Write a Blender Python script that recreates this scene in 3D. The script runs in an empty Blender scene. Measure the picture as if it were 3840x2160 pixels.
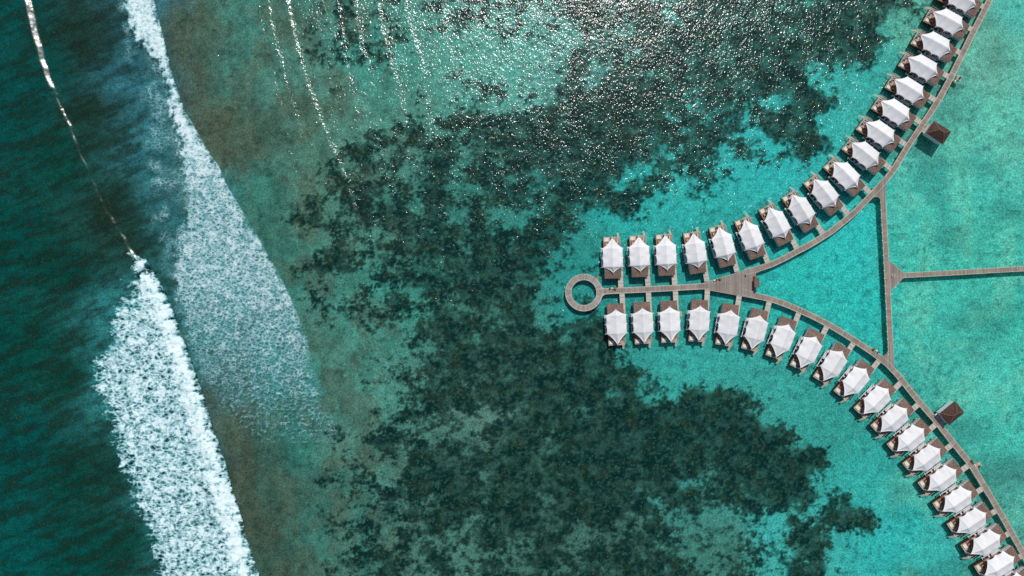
import bpy, bmesh, math, random
import numpy as np
from mathutils import Vector, Matrix

# ------------------------------------------------------------------ camera, sky, sun, exposure
H = 285.0            # drone height above the water, metres
PPM = 9.0            # photo pixels per metre at water level
scene = bpy.context.scene
cam_d = bpy.data.cameras.new('camera')
cam_d.sensor_width = 36.0
cam_d.lens = 36.0 * H / (3840 / PPM)
cam_d.clip_end = 20000
cam_d.clip_start = 1.0
cam = bpy.data.objects.new('camera', cam_d)
cam.location = (0, 0, H)
scene.collection.objects.link(cam)
scene.camera = cam

SUN_EL = math.radians(57.5)
SUN_DIR = Vector((0.19, 0.98, 0)).normalized() * math.cos(SUN_EL) + Vector((0, 0, math.sin(SUN_EL)))
world = bpy.data.worlds.new('World')
scene.world = world
world.use_nodes = True
wn = world.node_tree.nodes
sky = wn.new('ShaderNodeTexSky')
sky.sky_type = 'NISHITA'
sky.sun_disc = False
sky.sun_elevation = SUN_EL
sky.sun_rotation = math.atan2(SUN_DIR.x, SUN_DIR.y)
world.node_tree.links.new(sky.outputs[0], wn['Background'].inputs[0])
wn['Background'].inputs[1].default_value = 0.075
sl = bpy.data.lights.new('sun', 'SUN')
sl.energy = 3.4
sl.angle = math.radians(0.5)
sl.color = (1.0, 0.965, 0.92)
so = bpy.data.objects.new('sun', sl)
so.rotation_euler = SUN_DIR.to_track_quat('Z', 'Y').to_euler()
scene.collection.objects.link(so)
scene.view_settings.view_transform = 'Standard'
scene.view_settings.look = 'None'
scene.view_settings.exposure = 0.0
scene.view_settings.gamma = 1.0
scene.cycles.use_denoising = False
scene.cycles.max_bounces = 6
scene.cycles.transparent_max_bounces = 12

# ------------------------------------------------------------------ helpers
COL = scene.collection
rng = random.Random(7)

def W(px, py, z=0.0):
    """photo pixel -> world point at height z"""
    k = (H - z) / H / PPM
    return Vector(((px - 1920) * k, (1080 - py) * k, z))

def lin(c):
    c = np.asarray(c, dtype=float) / 255.0
    return np.where(c <= 0.04045, c / 12.92, ((c + 0.055) / 1.055) ** 2.4)

def vnoise(x, y, seed=0):
    xi = np.floor(x).astype(np.int64); yi = np.floor(y).astype(np.int64)
    xf = x - xi; yf = y - yi
    u = xf * xf * xf * (xf * (xf * 6 - 15) + 10); v = yf * yf * yf * (yf * (yf * 6 - 15) + 10)
    def g(ix, iy, dx, dy):
        h = (ix * 374761393 + iy * 668265263 + seed * 974711 + 12345) & 0x7fffffff
        h = ((h ^ (h >> 13)) * 1274126177) & 0x7fffffff
        h = (h ^ (h >> 16)) & 0xffff
        a = h * (2 * math.pi / 65536.0)
        return np.cos(a) * dx + np.sin(a) * dy
    n00 = g(xi, yi, xf, yf); n10 = g(xi + 1, yi, xf - 1, yf)
    n01 = g(xi, yi + 1, xf, yf - 1); n11 = g(xi + 1, yi + 1, xf - 1, yf - 1)
    a = n00 + u * (n10 - n00); b = n01 + u * (n11 - n01)
    return (a + v * (b - a)) * 1.5

def fbm(x, y, seed=0, octv=4, gain=0.5):
    s = 0; a = 1.0; t = 0
    for o in range(octv):
        s = s + a * vnoise(x * 2 ** o + 17.3 * o, y * 2 ** o - 9.1 * o, seed + o)
        t += a * a; a *= gain
    return s / math.sqrt(t)

def sstep(a, b, x):
    t = np.clip((x - a) / (b - a), 0, 1)
    return t * t * (3 - 2 * t)

def uniformise(n):
    """map a noise field to roughly uniform 0..1"""
    s = (n - n.mean()) / n.std()
    return 0.5 * (1 + np.tanh(0.8 * s + 0.035 * s ** 3))

def tag(o, label=None, cat=None, group=None, kind=None):
    if label: o['label'] = label
    if cat: o['category'] = cat
    if group: o['group'] = group
    if kind: o['kind'] = kind
    return o

def empty(name, loc=(0, 0, 0), rz=0.0):
    o = bpy.data.objects.new(name, None)
    o.empty_display_size = 0.5
    o.location = loc
    o.rotation_euler = (0, 0, rz)
    COL.objects.link(o)
    return o

def copy_tree(o, parent=None):
    c = o.copy(); COL.objects.link(c)
    c.parent = parent
    for ch in list(o.children):
        copy_tree(ch, c)
    return c

class MB:
    """collects faces, links them as one mesh object"""
    def __init__(s, m=1):
        s.v = []; s.f = []; s.uv = []; s.m = m
    def face(s, pts, uv=None):
        i = len(s.v)
        s.v += [(p[0] * s.m, p[1], p[2]) for p in pts]
        idx = list(range(i, i + len(pts)))
        if s.m < 0:
            idx = idx[::-1]
            if uv: uv = uv[::-1]
        s.f.append(idx)
        s.uv += list(uv) if uv else [(p[0], p[1]) for p in (pts if s.m > 0 else pts[::-1])]
        return s
    def box(s, x0, x1, y0, y1, z0, z1):
        p = [(x0, y0, z0), (x1, y0, z0), (x1, y1, z0), (x0, y1, z0), (x0, y0, z1), (x1, y0, z1), (x1, y1, z1), (x0, y1, z1)]
        for q in ((3, 2, 1, 0), (4, 5, 6, 7), (0, 1, 5, 4), (1, 2, 6, 5), (2, 3, 7, 6), (3, 0, 4, 7)):
            s.face([p[k] for k in q])
        return s
    def bar(s, a, b, w, h=None):
        h = h or w
        a = Vector(a); b = Vector(b); d = (b - a).normalized()
        up = Vector((0, 0, 1)) if abs(d.z) < 0.95 else Vector((0, 1, 0))
        sx = d.cross(up).normalized() * w / 2; sz = sx.cross(d).normalized() * h / 2
        c = [(-1, -1), (1, -1), (1, 1), (-1, 1)]
        A = [a + sx * i + sz * j for i, j in c]; B = [b + sx * i + sz * j for i, j in c]
        for k in range(4):
            s.face([A[k], A[(k + 1) % 4], B[(k + 1) % 4], B[k]])
        s.face(A[::-1]); s.face(B)
        return s
    def lathe(s, cx, cy, prof, n=12):
        ring = []
        for r, z in prof:
            ring.append([(cx + r * math.cos(2 * math.pi * k / n), cy + r * math.sin(2 * math.pi * k / n), z) for k in range(n)])
        for a, b in zip(ring[:-1], ring[1:]):
            for k in range(n):
                s.face([a[k], a[(k + 1) % n], b[(k + 1) % n], b[k]])
        s.face(ring[0][::-1]); s.face(ring[-1])
        return s
    def prism(s, poly, z0, z1):
        A = sum(poly[i][0] * poly[(i + 1) % len(poly)][1] - poly[(i + 1) % len(poly)][0] * poly[i][1] for i in range(len(poly)))
        if A < 0: poly = poly[::-1]
        n = len(poly)
        s.face([(x, y, z1) for x, y in poly])
        s.face([(x, y, z0) for x, y in poly[::-1]])
        for i in range(n):
            (ax, ay), (bx, by) = poly[i], poly[(i + 1) % n]
            s.face([(ax, ay, z0), (bx, by, z0), (bx, by, z1), (ax, ay, z1)])
        return s
    def build(s, name, mat, parent=None, smooth=False):
        me = bpy.data.meshes.new(name)
        me.from_pydata(s.v, [], s.f)
        uvl = me.uv_layers.new(name='UVMap')
        uvl.data.foreach_set('uv', [c for p in s.uv for c in p])
        bm = bmesh.new(); bm.from_mesh(me)
        if smooth:
            bmesh.ops.remove_doubles(bm, verts=bm.verts, dist=1e-4)
        for f in bm.faces: f.smooth = smooth
        bm.to_mesh(me); bm.free()
        me.materials.append(mat)
        o = bpy.data.objects.new(name, me)
        COL.objects.link(o)
        o.parent = parent
        return o

def grid_mesh(name, X, Y, Z, mat, mask=None, attrs=None, colors=None, smooth=True):
    ny, nx = X.shape
    co = np.stack([X, Y, Z], -1).reshape(-1, 3).astype(np.float32)
    j, i = np.mgrid[0:ny - 1, 0:nx - 1]
    a = (j * nx + i).ravel(); quads = np.stack([a, a + 1, a + nx + 1, a + nx], 1)
    if X[0, 1] < X[0, 0] or Y[1, 0] < Y[0, 0]:
        quads = quads[:, ::-1]
    used = None
    if mask is not None:
        m = (mask[:-1, :-1] | mask[1:, :-1] | mask[:-1, 1:] | mask[1:, 1:]).ravel()
        quads = quads[m]
        used = np.unique(quads)
        remap = np.zeros(nx * ny, np.int64); remap[used] = np.arange(len(used))
        quads = remap[quads]; co = co[used]
    me = bpy.data.meshes.new(name)
    me.vertices.add(len(co)); me.vertices.foreach_set('co', co.ravel())
    n = len(quads)
    me.loops.add(n * 4); me.loops.foreach_set('vertex_index', quads.ravel().astype(np.int32))
    me.polygons.add(n)
    me.polygons.foreach_set('loop_start', np.arange(0, n * 4, 4, dtype=np.int32))
    me.polygons.foreach_set('use_smooth', np.full(n, smooth))
    me.update(calc_edges=True)
    for k, v in (attrs or {}).items():
        v = v.reshape(-1).astype(np.float32)
        if used is not None: v = v[used]
        at = me.attributes.new(k, 'FLOAT', 'POINT'); at.data.foreach_set('value', v)
    for k, v in (colors or {}).items():
        v = v.reshape(-1, 3)
        if used is not None: v = v[used]
        v4 = np.concatenate([v, np.ones((len(v), 1))], 1).astype(np.float32)
        at = me.attributes.new(k, 'FLOAT_COLOR', 'POINT'); at.data.foreach_set('color', v4.ravel())
    me.materials.append(mat)
    o = bpy.data.objects.new(name, me); COL.objects.link(o)
    return o

# ------------------------------------------------------------------ node helpers
class NT:
    def __init__(s, name):
        s.mat = bpy.data.materials.new(name); s.mat.use_nodes = True
        s.t = s.mat.node_tree; s.t.nodes.clear()
        s.out = s.t.nodes.new('ShaderNodeOutputMaterial')
    def n(s, typ, **kw):
        nd = s.t.nodes.new(typ)
        for k, v in kw.items():
            if k.startswith('i_'):
                key = k[2:].replace('_', ' ')
                s.set(nd.inputs[key] if not key.isdigit() else nd.inputs[int(key)], v)
            else:
                setattr(nd, k, v)
        return nd
    def set(s, inp, v):
        if isinstance(v, bpy.types.NodeSocket): s.t.links.new(v, inp)
        elif isinstance(v, (tuple, list)) and len(v) == 3 and inp.type == 'RGBA': inp.default_value = (*v, 1)
        else: inp.default_value = v
    def math(s, op, a, b=0.0, clamp=False):
        m = s.n('ShaderNodeMath', operation=op); m.use_clamp = clamp
        s.set(m.inputs[0], a); s.set(m.inputs[1], b); return m.outputs[0]
    def mapr(s, v, a, b, c, d, smooth=False):
        m = s.n('ShaderNodeMapRange'); m.interpolation_type = 'SMOOTHSTEP' if smooth else 'LINEAR'
        for k, x in zip(range(5), (v, a, b, c, d)): s.set(m.inputs[k], x)
        return m.outputs[0]
    def mix(s, f, a, b, bt='MIX'):
        m = s.n('ShaderNodeMix', data_type='RGBA', blend_type=bt)
        s.set(m.inputs[0], f); s.set(m.inputs[6], a); s.set(m.inputs[7], b); return m.outputs[2]
    def noise(s, scale, vec=None, detail=3.0, rough=0.5, dist=0.0):
        m = s.n('ShaderNodeTexNoise'); s.set(m.inputs['Scale'], scale)
        m.inputs['Detail'].default_value = detail; m.inputs['Roughness'].default_value = rough
        m.inputs['Distortion'].default_value = dist
        if vec is not None: s.t.links.new(vec, m.inputs['Vector'])
        return m.outputs[0]
    def pos(s): return s.n('ShaderNodeNewGeometry').outputs['Position']
    def obj(s): return s.n('ShaderNodeTexCoord').outputs['Object']
    def uv(s): return s.n('ShaderNodeTexCoord').outputs['UV']
    def scale(s, vec, sc, rot=0.0):
        m = s.n('ShaderNodeMapping'); s.t.links.new(vec, m.inputs[0])
        m.inputs['Scale'].default_value = sc; m.inputs['Rotation'].default_value = (0, 0, rot)
        return m.outputs[0]
    def sep(s, vec):
        m = s.n('ShaderNodeSeparateXYZ'); s.t.links.new(vec, m.inputs[0]); return m.outputs
    def bump(s, h, dist=0.1, strength=1.0):
        m = s.n('ShaderNodeBump'); s.set(m.inputs['Height'], h)
        m.inputs['Distance'].default_value = dist; m.inputs['Strength'].default_value = strength
        return m.outputs[0]
    def bsdf(s, color, rough=0.7, normal=None, metallic=0.0, spec=0.3):
        b = s.n('ShaderNodeBsdfPrincipled')
        s.set(b.inputs['Base Color'], color); s.set(b.inputs['Roughness'], rough)
        b.inputs['Metallic'].default_value = metallic
        b.inputs['Specular IOR Level'].default_value = spec
        if normal is not None: s.t.links.new(normal, b.inputs['Normal'])
        s.t.links.new(b.outputs[0], s.out.inputs[0]); return b

def simple(name, col, rough=0.7, var=0.12, scale=1.5, metallic=0.0):
    t = NT(name)
    c = lin(col); n = t.noise(scale, t.pos(), 3)
    k = t.mapr(n, 0.3, 0.7, 1 - var, 1 + var)
    cc = t.mix(1.0, tuple(c), k, 'MULTIPLY')
    t.bsdf(cc, rough, metallic=metallic)
    return t.mat

def plank_mat(name, cA, cB, cEdge=None, half=1.0, along=0, w=0.42):
    """boards across u (along=0) with per-board tone, weathered pale towards |v|=half"""
    t = NT(name)
    uv = t.uv(); s = t.sep(uv)
    u = s[along]; v = s[1 - along]
    idx = t.math('FLOOR', t.math('DIVIDE', u, w))
    wn_ = t.n('ShaderNodeTexWhiteNoise', noise_dimensions='1D'); t.set(wn_.inputs['W'], idx)
    big = t.noise(0.25, t.pos(), 3)
    grain = t.noise(1.0, t.scale(t.pos(), (2.2, 2.2, 2.2)), 4)
    c = t.mix(t.mapr(big, 0.35, 0.65, 0, 1), tuple(lin(cA)), tuple(lin(cB)))
    if cEdge is not None:
        av = t.math('ABSOLUTE', v)
        av = t.math('ADD', av, t.math('MULTIPLY', t.math('SUBTRACT', wn_.outputs[0], 0.5), half * 0.12))
        c = t.mix(t.mapr(av, half * 0.66, half * 0.9, 0, 0.85, True), c, tuple(lin(cEdge)))
    k = t.math('MULTIPLY', t.mapr(wn_.outputs[0], 0, 1, 0.80, 1.16), t.mapr(grain, 0.3, 0.7, 0.85, 1.12))
    fr = t.math('FRACT', t.math('DIVIDE', u, w))
    gap = t.mapr(t.math('ABSOLUTE', t.math('SUBTRACT', fr, 0.5)), 0.40, 0.47, 1.0, 0.62)
    c = t.mix(1.0, c, t.math('MULTIPLY', k, gap), 'MULTIPLY')
    t.bsdf(c, 0.85, spec=0.15)
    return t.mat

M = {}
M['walk'] = plank_mat('weathered_boardwalk', (138, 126, 115), (152, 140, 127), (174, 170, 163), 1.08)
M['ringdeck'] = plank_mat('ring_boards', (150, 140, 132), (160, 152, 145), (172, 168, 162), 1.2, w=0.5)
M['plaza'] = plank_mat('plaza_boards', (138, 126, 118), (148, 138, 130), None, 1, w=0.38)
M['branch'] = plank_mat('pale_boards', (176, 170, 160), (188, 182, 172), None, 1, w=0.4)
M['front'] = plank_mat('grey_deck_boards', (176, 162, 146), (186, 172, 156), None, 1, along=1, w=0.35)
M['inner'] = plank_mat('terracotta_deck_boards', (176, 128, 104), (160, 116, 94), None, 1, along=0, w=0.6)
M['pile'] = simple('concrete_pile', (120, 118, 112))
M['beam'] = simple('grey_painted_beam', (168, 170, 172))
M['skirt'] = simple('dark_timber_skirt', (66, 44, 38), 0.8, 0.2, 2)
M['wall'] = simple('white_rendered_wall', (206, 210, 212), 0.7, 0.05)
M['white'] = simple('white_steel', (232, 232, 230), 0.35, 0.03)
M['glass'] = simple('dark_window_glass', (22, 30, 34), 0.12, 0.1)
M['rail'] = simple('pale_timber_rail', (196, 184, 168))
M['cushion'] = simple('cream_cushion', (214, 210, 194), 0.85, 0.05)
M['dark'] = simple('dark_wicker', (44, 36, 34), 0.7, 0.2, 6)
M['sling'] = simple('beige_sling', (186, 174, 156), 0.85, 0.08, 4)
M['yellow'] = simple('yellow_paint', (206, 170, 70), 0.6, 0.2, 5)
M['red'] = simple('red_paint', (130, 60, 56), 0.5, 0.1, 5)
M['soil'] = simple('dry_soil_gravel', (132, 104, 66), 0.95, 0.35, 14)
M['skin'] = simple('skin', (150, 108, 84), 0.6, 0.05)
M['shirt'] = simple('white_shirt', (232, 232, 236), 0.8, 0.05)
M['trousers'] = simple('dark_trousers', (50, 52, 62), 0.8, 0.1)
M['hair'] = simple('dark_hair', (26, 22, 20), 0.6, 0.1)

def thatch(name, c1, c2):
    t = NT(name)
    p = t.pos()
    a = t.noise(2.4, p, 6, 0.75); b = t.noise(0.35, p, 3); d = t.noise(7.0, p, 2, 0.6)
    c = t.mix(t.mapr(a, 0.36, 0.64, 0, 1), tuple(lin(c1)), tuple(lin(c2)))
    c = t.mix(1.0, c, t.mapr(b, 0.3, 0.7, 0.82, 1.15), 'MULTIPLY')
    t.bsdf(c, 0.95, t.bump(t.math('ADD', a, t.math('MULTIPLY', d, 0.5)), 0.25, 0.9), spec=0.1)
    return t.mat
M['thatch'] = thatch('brown_shingle_roof', (84, 64, 57), (148, 126, 113))
M['thatch_dark'] = thatch('dark_thatched_roof', (56, 40, 34), (100, 80, 70))

def canvas():
    t = NT('white_tensile_canvas')
    o = t.obj(); s = t.sep(o)
    w = t.noise(0.6, o, 3)
    stripes = t.noise(1.0, t.scale(o, (0.35, 5.0, 1)), 2)
    c = t.mix(t.mapr(w, 0.3, 0.7, 0, 1), tuple(lin((240, 240, 240))), tuple(lin((248, 247, 246))))
    # welded seams between the fabric panels
    seam = None
    for axis, offs in ((1, (-3.8, 0.0, 3.8)), (0, (0.0,))):
        for q in offs:
            d = t.math('ABSOLUTE', t.math('SUBTRACT', s[axis], q))
            m = t.mapr(d, 0.07, 0.2, 1, 0)
            seam = m if seam is None else t.math('MAXIMUM', seam, m)
    c = t.mix(t.math('MULTIPLY', seam, 0.45), c, tuple(lin((252, 252, 251))))
    cell = t.n('ShaderNodeCombineXYZ')
    t.set(cell.inputs[0], t.math('FLOOR', t.math('DIVIDE', s[0], 8.0))); t.set(cell.inputs[1], t.math('FLOOR', t.math('DIVIDE', s[1], 3.8)))
    wn2 = t.n('ShaderNodeTexWhiteNoise', noise_dimensions='3D'); t.t.links.new(cell.outputs[0], wn2.inputs['Vector'])
    c = t.mix(1.0, c, t.mapr(wn2.outputs[0], 0, 1, 0.90, 1.0), 'MULTIPLY')
    st = t.mapr(stripes, 0.4, 0.6, 0.95, 1.0)
    c = t.mix(1.0, c, st, 'MULTIPLY')
    ob = t.n('ShaderNodeObjectInfo')
    c = t.mix(1.0, c, t.mapr(ob.outputs['Random'], 0, 1, 0.93, 1.02), 'MULTIPLY')
    d = t.n('ShaderNodeBsdfDiffuse'); t.set(d.inputs[0], c)
    t.t.links.new(t.bump(stripes, 0.03, 0.2), d.inputs['Normal'])
    tr = t.n('ShaderNodeBsdfTranslucent'); t.set(tr.inputs[0], c)
    m = t.n('ShaderNodeMixShader'); m.inputs[0].default_value = 0.12
    t.t.links.new(d.outputs[0], m.inputs[1]); t.t.links.new(tr.outputs[0], m.inputs[2])
    t.t.links.new(m.outputs[0], t.out.inputs[0])
    return t.mat
M['canvas'] = canvas()

def leaf_mat():
    t = NT('yellow_green_foliage')
    c = t.mix(t.noise(4, t.pos(), 3), tuple(lin((110, 104, 30))), tuple(lin((200, 176, 92))))
    t.bsdf(c, 0.8); return t.mat
M['leaf'] = leaf_mat()
t_ = NT('olive_foliage'); t_.bsdf(t_.mix(t_.noise(4, t_.pos(), 3), tuple(lin((60, 64, 26))), tuple(lin((120, 116, 62)))), 0.85); M['leaf2'] = t_.mat

# ------------------------------------------------------------------ sea bed

# reef cover 0-9, one digit per 80 photo pixels, columns 12..47, rows 0..26
D = [
"001342534555456666546867656776520000",
"003353313535323665677478668865100000",
"004345521211223654776667777872000000",
"001210012311233448566777773100000000",
"001310130 3553567788847644771000000".replace(" ", ""),
"000112233565676898846546673000000000",
"000045566678877897666743687200000000",
"021465556465778896655354440000000000",
"012366556455567884544420000000000000",
"014455747565 46766840020000000000000".replace(" ", ""),
"135454675464577200000000000000000000",
"012556677677773000000000000000000000",
"125544566677763140000000000000000000",
"013444655677642311000000000000000000",
"003434635565621431000000000000000000",
"001212257745755652000000000000000000",
"000112146666666763000000000000000000",
"000113456566666766410000000000000000",
"000012456666678857536763210000000000",
"001122466435674589878875100000000000",
"001445642556756896797878630000000000",
"001132467666766797868687887300000000",
"002544567756666787784568973100000000",
"012134665765757587457656763610000000",
"012336557647766565453134155783000000",
"001235564375555455743253466310000000",
"001365655444555566564264265200000000",
]
DG = np.zeros((27, 48))
for r, row in enumerate(D):
    row = (row + '0' * 36)[:36]
    DG[r, 12:48] = [int(c) for c in row]

def bilin(G, gx, gy):
    ny, nx = G.shape[:2]
    gx = np.clip(gx, 0, nx - 1.001); gy = np.clip(gy, 0, ny - 1.001)
    i = gx.astype(int); j = gy.astype(int); fx = gx - i; fy = gy - j
    if G.ndim == 3: fx = fx[..., None]; fy = fy[..., None]
    return (G[j, i] * (1 - fx) * (1 - fy) + G[j, i + 1] * fx * (1 - fy) + G[j + 1, i] * (1 - fx) * fy + G[j + 1, i + 1] * fx * fy)

CP = [  # photo px, py, colour of the water over clean bottom
 (520, 1200, 50, 140, 140), (480, 1400, 50, 140, 140), (600, 1500, 60, 150, 150), (560, 1700, 56, 150, 150), (680, 1750, 60, 150, 150), (680, 2000, 56, 146, 146), (800, 2100, 60, 140, 138), (0, 0, 8, 84, 78), (0, 400, 4, 82, 76), (150, 250, 12, 78, 70), (300, 120, 30, 58, 44), (330, 420, 30, 60, 46), (200, 600, 14, 76, 64),
 (0, 900, 4, 80, 72), (0, 1300, 8, 80, 70), (0, 1700, 4, 82, 76), (0, 2120, 2, 92, 86), (220, 1000, 16, 70, 60), (220, 1400, 18, 70, 56),
 (250, 1800, 14, 74, 64), (400, 1750, 24, 66, 54), (420, 2050, 18, 74, 62), (250, 2120, 8, 82, 74), (420, 780, 32, 64, 50), (480, 900, 32, 66, 54),
 (440, 150, 42, 96, 102), (500, 350, 48, 112, 118), (470, 240, 44, 104, 110), (560, 330, 50, 116, 122), (550, 560, 46, 112, 116), (600, 750, 46, 110, 112), (600, 900, 46, 108, 106), (640, 1150, 44, 108, 108), (560, 60, 60, 120, 125),
 (640, 150, 66, 88, 74), (700, 300, 68, 92, 76), (790, 460, 72, 88, 68), (870, 560, 70, 98, 80), (760, 100, 72, 104, 86), (880, 60, 66, 128, 112),
 (880, 300, 64, 128, 112), (960, 480, 70, 108, 90), (980, 700, 62, 136, 118), (1000, 860, 64, 124, 106), (1100, 1000, 62, 140, 122),
 (800, 750, 60, 128, 128), (820, 1000, 60, 130, 128), (860, 1250, 60, 132, 126), (800, 1420, 66, 112, 104), (1000, 1300, 56, 142, 134), (1080, 1480, 50, 142, 128),
 (700, 1330, 50, 118, 116), (790, 1500, 66, 92, 86), (880, 1620, 70, 96, 80), (860, 1760, 68, 86, 70), (930, 1950, 66, 86, 70), (1000, 2120, 64, 96, 80), (1000, 1700, 62, 104, 88),
 (1120, 1700, 54, 136, 120), (1150, 2000, 58, 128, 112), (1100, 1900, 60, 106, 90), (1250, 2100, 62, 136, 118), (1250, 1650, 74, 136, 118), (1200, 1300, 74, 136, 116), (1200, 850, 70, 134, 114),
 (1100, 300, 74, 140, 122), (1150, 600, 72, 132, 112), (1400, 250, 66, 160, 142), (1500, 450, 72, 150, 130), (1250, 450, 76, 144, 124), (1900, 280, 80, 178, 160), (1700, 300, 76, 168, 150), (2200, 300, 74, 158, 142),
 (1400, 900, 70, 146, 126), (1350, 1250, 66, 150, 132), (1500, 1050, 56, 156, 138), (1700, 700, 54, 138, 122), (1450, 1500, 72, 150, 132), (1800, 1150, 62, 140, 122),
 (1800, 1560, 82, 142, 126), (1700, 2000, 72, 138, 120), (2000, 1850, 66, 132, 114), (2100, 2100, 64, 124, 104), (2300, 1980, 64, 124, 106), (1700, 1750, 66, 128, 114), (2000, 1400, 66, 134, 116),
 (2100, 900, 46, 150, 134), (2200, 1100, 42, 158, 142), (2350, 780, 40, 168, 152), (2600, 720, 44, 172, 156), (2900, 600, 44, 178, 164), (3000, 450, 48, 174, 158), (3250, 250, 52, 170, 152), (3450, 30, 58, 156, 134),
 (2700, 950, 40, 160, 144), (3000, 1020, 42, 184, 166), (3200, 900, 44, 188, 172), (3250, 1150, 42, 184, 166), (3450, 900, 52, 184, 162), (3700, 900, 52, 180, 156), (3600, 720, 52, 186, 166), (3750, 500, 66, 188, 164),
 (3700, 200, 76, 180, 154), (3640, 60, 68, 166, 144), (3800, 50, 62, 188, 168), (3550, 430, 60, 168, 146), (3600, 1150, 50, 184, 162), (3800, 1150, 48, 180, 158), (3700, 1400, 56, 190, 168), (3520, 1400, 50, 172, 152), (3800, 1650, 52, 184, 162), (3760, 1850, 56, 160, 142), (3830, 1950, 60, 170, 150),
 (2300, 1350, 50, 160, 142), (2600, 1330, 50, 164, 146), (2900, 1450, 52, 162, 144), (3100, 1650, 48, 154, 136), (3250, 1850, 48, 172, 154), (3350, 2050, 44, 178, 164), (3450, 2140, 46, 178, 162),
 (2900, 2000, 56, 172, 156), (3000, 2120, 56, 168, 150), (2700, 2080, 62, 136, 116), (2500, 1850, 60, 150, 134), (2800, 1560, 52, 152, 134),
]

def sample_fields(PX, PY):
    """base colour and reef cover at photo-scale coordinates"""
    # coarse base colour
    gx = np.linspace(-200, 4040, 70); gy = np.linspace(-200, 2360, 44)
    A, B = np.meshgrid(gx, gy)
    num = 0; den = 0
    for px, py, r, g, b in CP:
        w = 1.0 / ((A - px) ** 2 + (B - py) ** 2 + 55 ** 2) ** 1.9 * 1e9
        q = 1 - 0.03 * min(1, max(0, (g - 150) / 35)); lf = 0.88 if px < 520 and g < 100 else 0.91 if (950 < px < 2330 or (px < 2720 and py > 1750)) else 1.0; rr_ = (1.3 if px > 3350 else 1.10) if px > 1000 else 1.0; num = num + w[..., None] * lin((r * rr_ * lf, g * q * 0.985 * lf, b * q * (1.035 if px > 3350 else 1.05 if px > 2000 else 1.02) * lf)); den = den + w
    base = num / den[..., None]
    wx = fbm(PX / 210, PY / 210, 3, 4) * 38; wy = fbm(PX / 210, PY / 210, 9, 4) * 38
    bx = (PX + wx * 1.1 + 200) / 4240 * 69; by = (PY + wy * 1.1 + 200) / 2560 * 43
    bc = bilin(base, bx, by)
    dd = bilin(DG, (PX + wx) / 80 - 0.5, (PY + wy) / 80 - 0.5) / 9.0
    n1 = uniformise(fbm(PX / 100, PY / 85, 21, 6, 0.62))
    n2 = uniformise(fbm(PX / 34, PY / 30, 31, 4, 0.6))
    n3 = uniformise(fbm(PX / 300, PY / 190, 41, 4, 0.6))
    dm = np.clip((dd - 0.48) * 1.65 + 0.5, 0, 1) * 1.06 - 0.02
    n4 = uniformise(fbm(PX / 15, PY / 14, 61, 3, 0.6))
    n5 = uniformise(fbm(PX / 8, PY / 8, 63, 2, 0.6))
    mixn = 0.44 * n1 + 0.24 * n2 + 0.19 * n4 + 0.13 * n5
    wl = sstep(0.55, 0.2, dd) if False else 1 - sstep(0.2, 0.5, dd)
    mixn = mixn * (1 - wl) + wl * (0.22 * n1 + 0.42 * n2 + 0.26 * n4 + 0.10 * n5)
    mixn = uniformise(mixn)
    sc = dm - mixn
    tz = np.clip(0.42 + 0.6 * sstep(900, 1300, PY) * sstep(1450, 1750, PX) + 0.5 * sstep(1700, 2300, PX) * (1 - sstep(500, 900, PY)), 0, 1) * sstep(0.2, 0.6, dd)
    lo = -0.03 - 0.30 * tz
    turfv = sstep(0.0, 1.0, (sc - lo) / (0.10 + 0.22 * tz)) * tz * 0.85
    hi = 0.0 + 0.06 * tz
    soft = 0.05 + 0.11 * tz
    dark = 1 / (1 + np.exp(-np.clip((sc - hi) / soft, -30, 30)))
    dark = dark * (1 - 0.38 * sstep(0.60, 0.95, n4) * (0.4 + 0.6 * tz))
    pal = uniformise(fbm(PX / 55, PY / 50, 67, 4, 0.6))
    dark = dark * (1 - 0.55 * sstep(0.55, 0.92, pal) * (0.35 + 0.65 * tz) * (1 - 0.7 * sstep(0.75, 0.95, dd)))
    reef = np.clip(dark, 0, 1)
    TU = lin((44, 80, 70))
    bc = bc * (1 - turfv[..., None]) + TU * (0.75 + 0.5 * n2[..., None]) * turfv[..., None]
    return bc, reef, n1, n2, n3, dd

# fine grid inside the view, coarse skirt outside
x0, x1, y0, y1 = -235, 235, -137, 137
st = 0.5
xs = np.arange(x0, x1 + st / 2, st); ys = np.arange(y0, y1 + st / 2, st)
X, Y = np.meshgrid(xs, ys)
PX = X * PPM + 1920; PY = 1080 - Y * PPM
bc, reef, n1, n2, n3, dd = sample_fields(PX, PY)
# extra soft dark patches of seagrass in the lagoon and streaks on the outer reef
lag = sstep(3250, 3420, PX + (PY - 1080) * 0.0) * sstep(0.56, 0.86, n3 * 0.75 + n2 * 0.25) * 0.30
left = 1 - sstep(420, 620, PX - PY * 0.14)
rx = PX * 0.93 - PY * 0.36; ry = PX * 0.36 + PY * 0.93
streak = uniformise(fbm(rx / 150, ry / 38, 55, 5, 0.62))
mottle = uniformise(fbm(PX / 26, PY / 22, 57, 4, 0.65))
out_dark = left * (0.34 * sstep(0.42, 0.9, streak) + 0.26 * sstep(0.4, 0.8, mottle))
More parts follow.
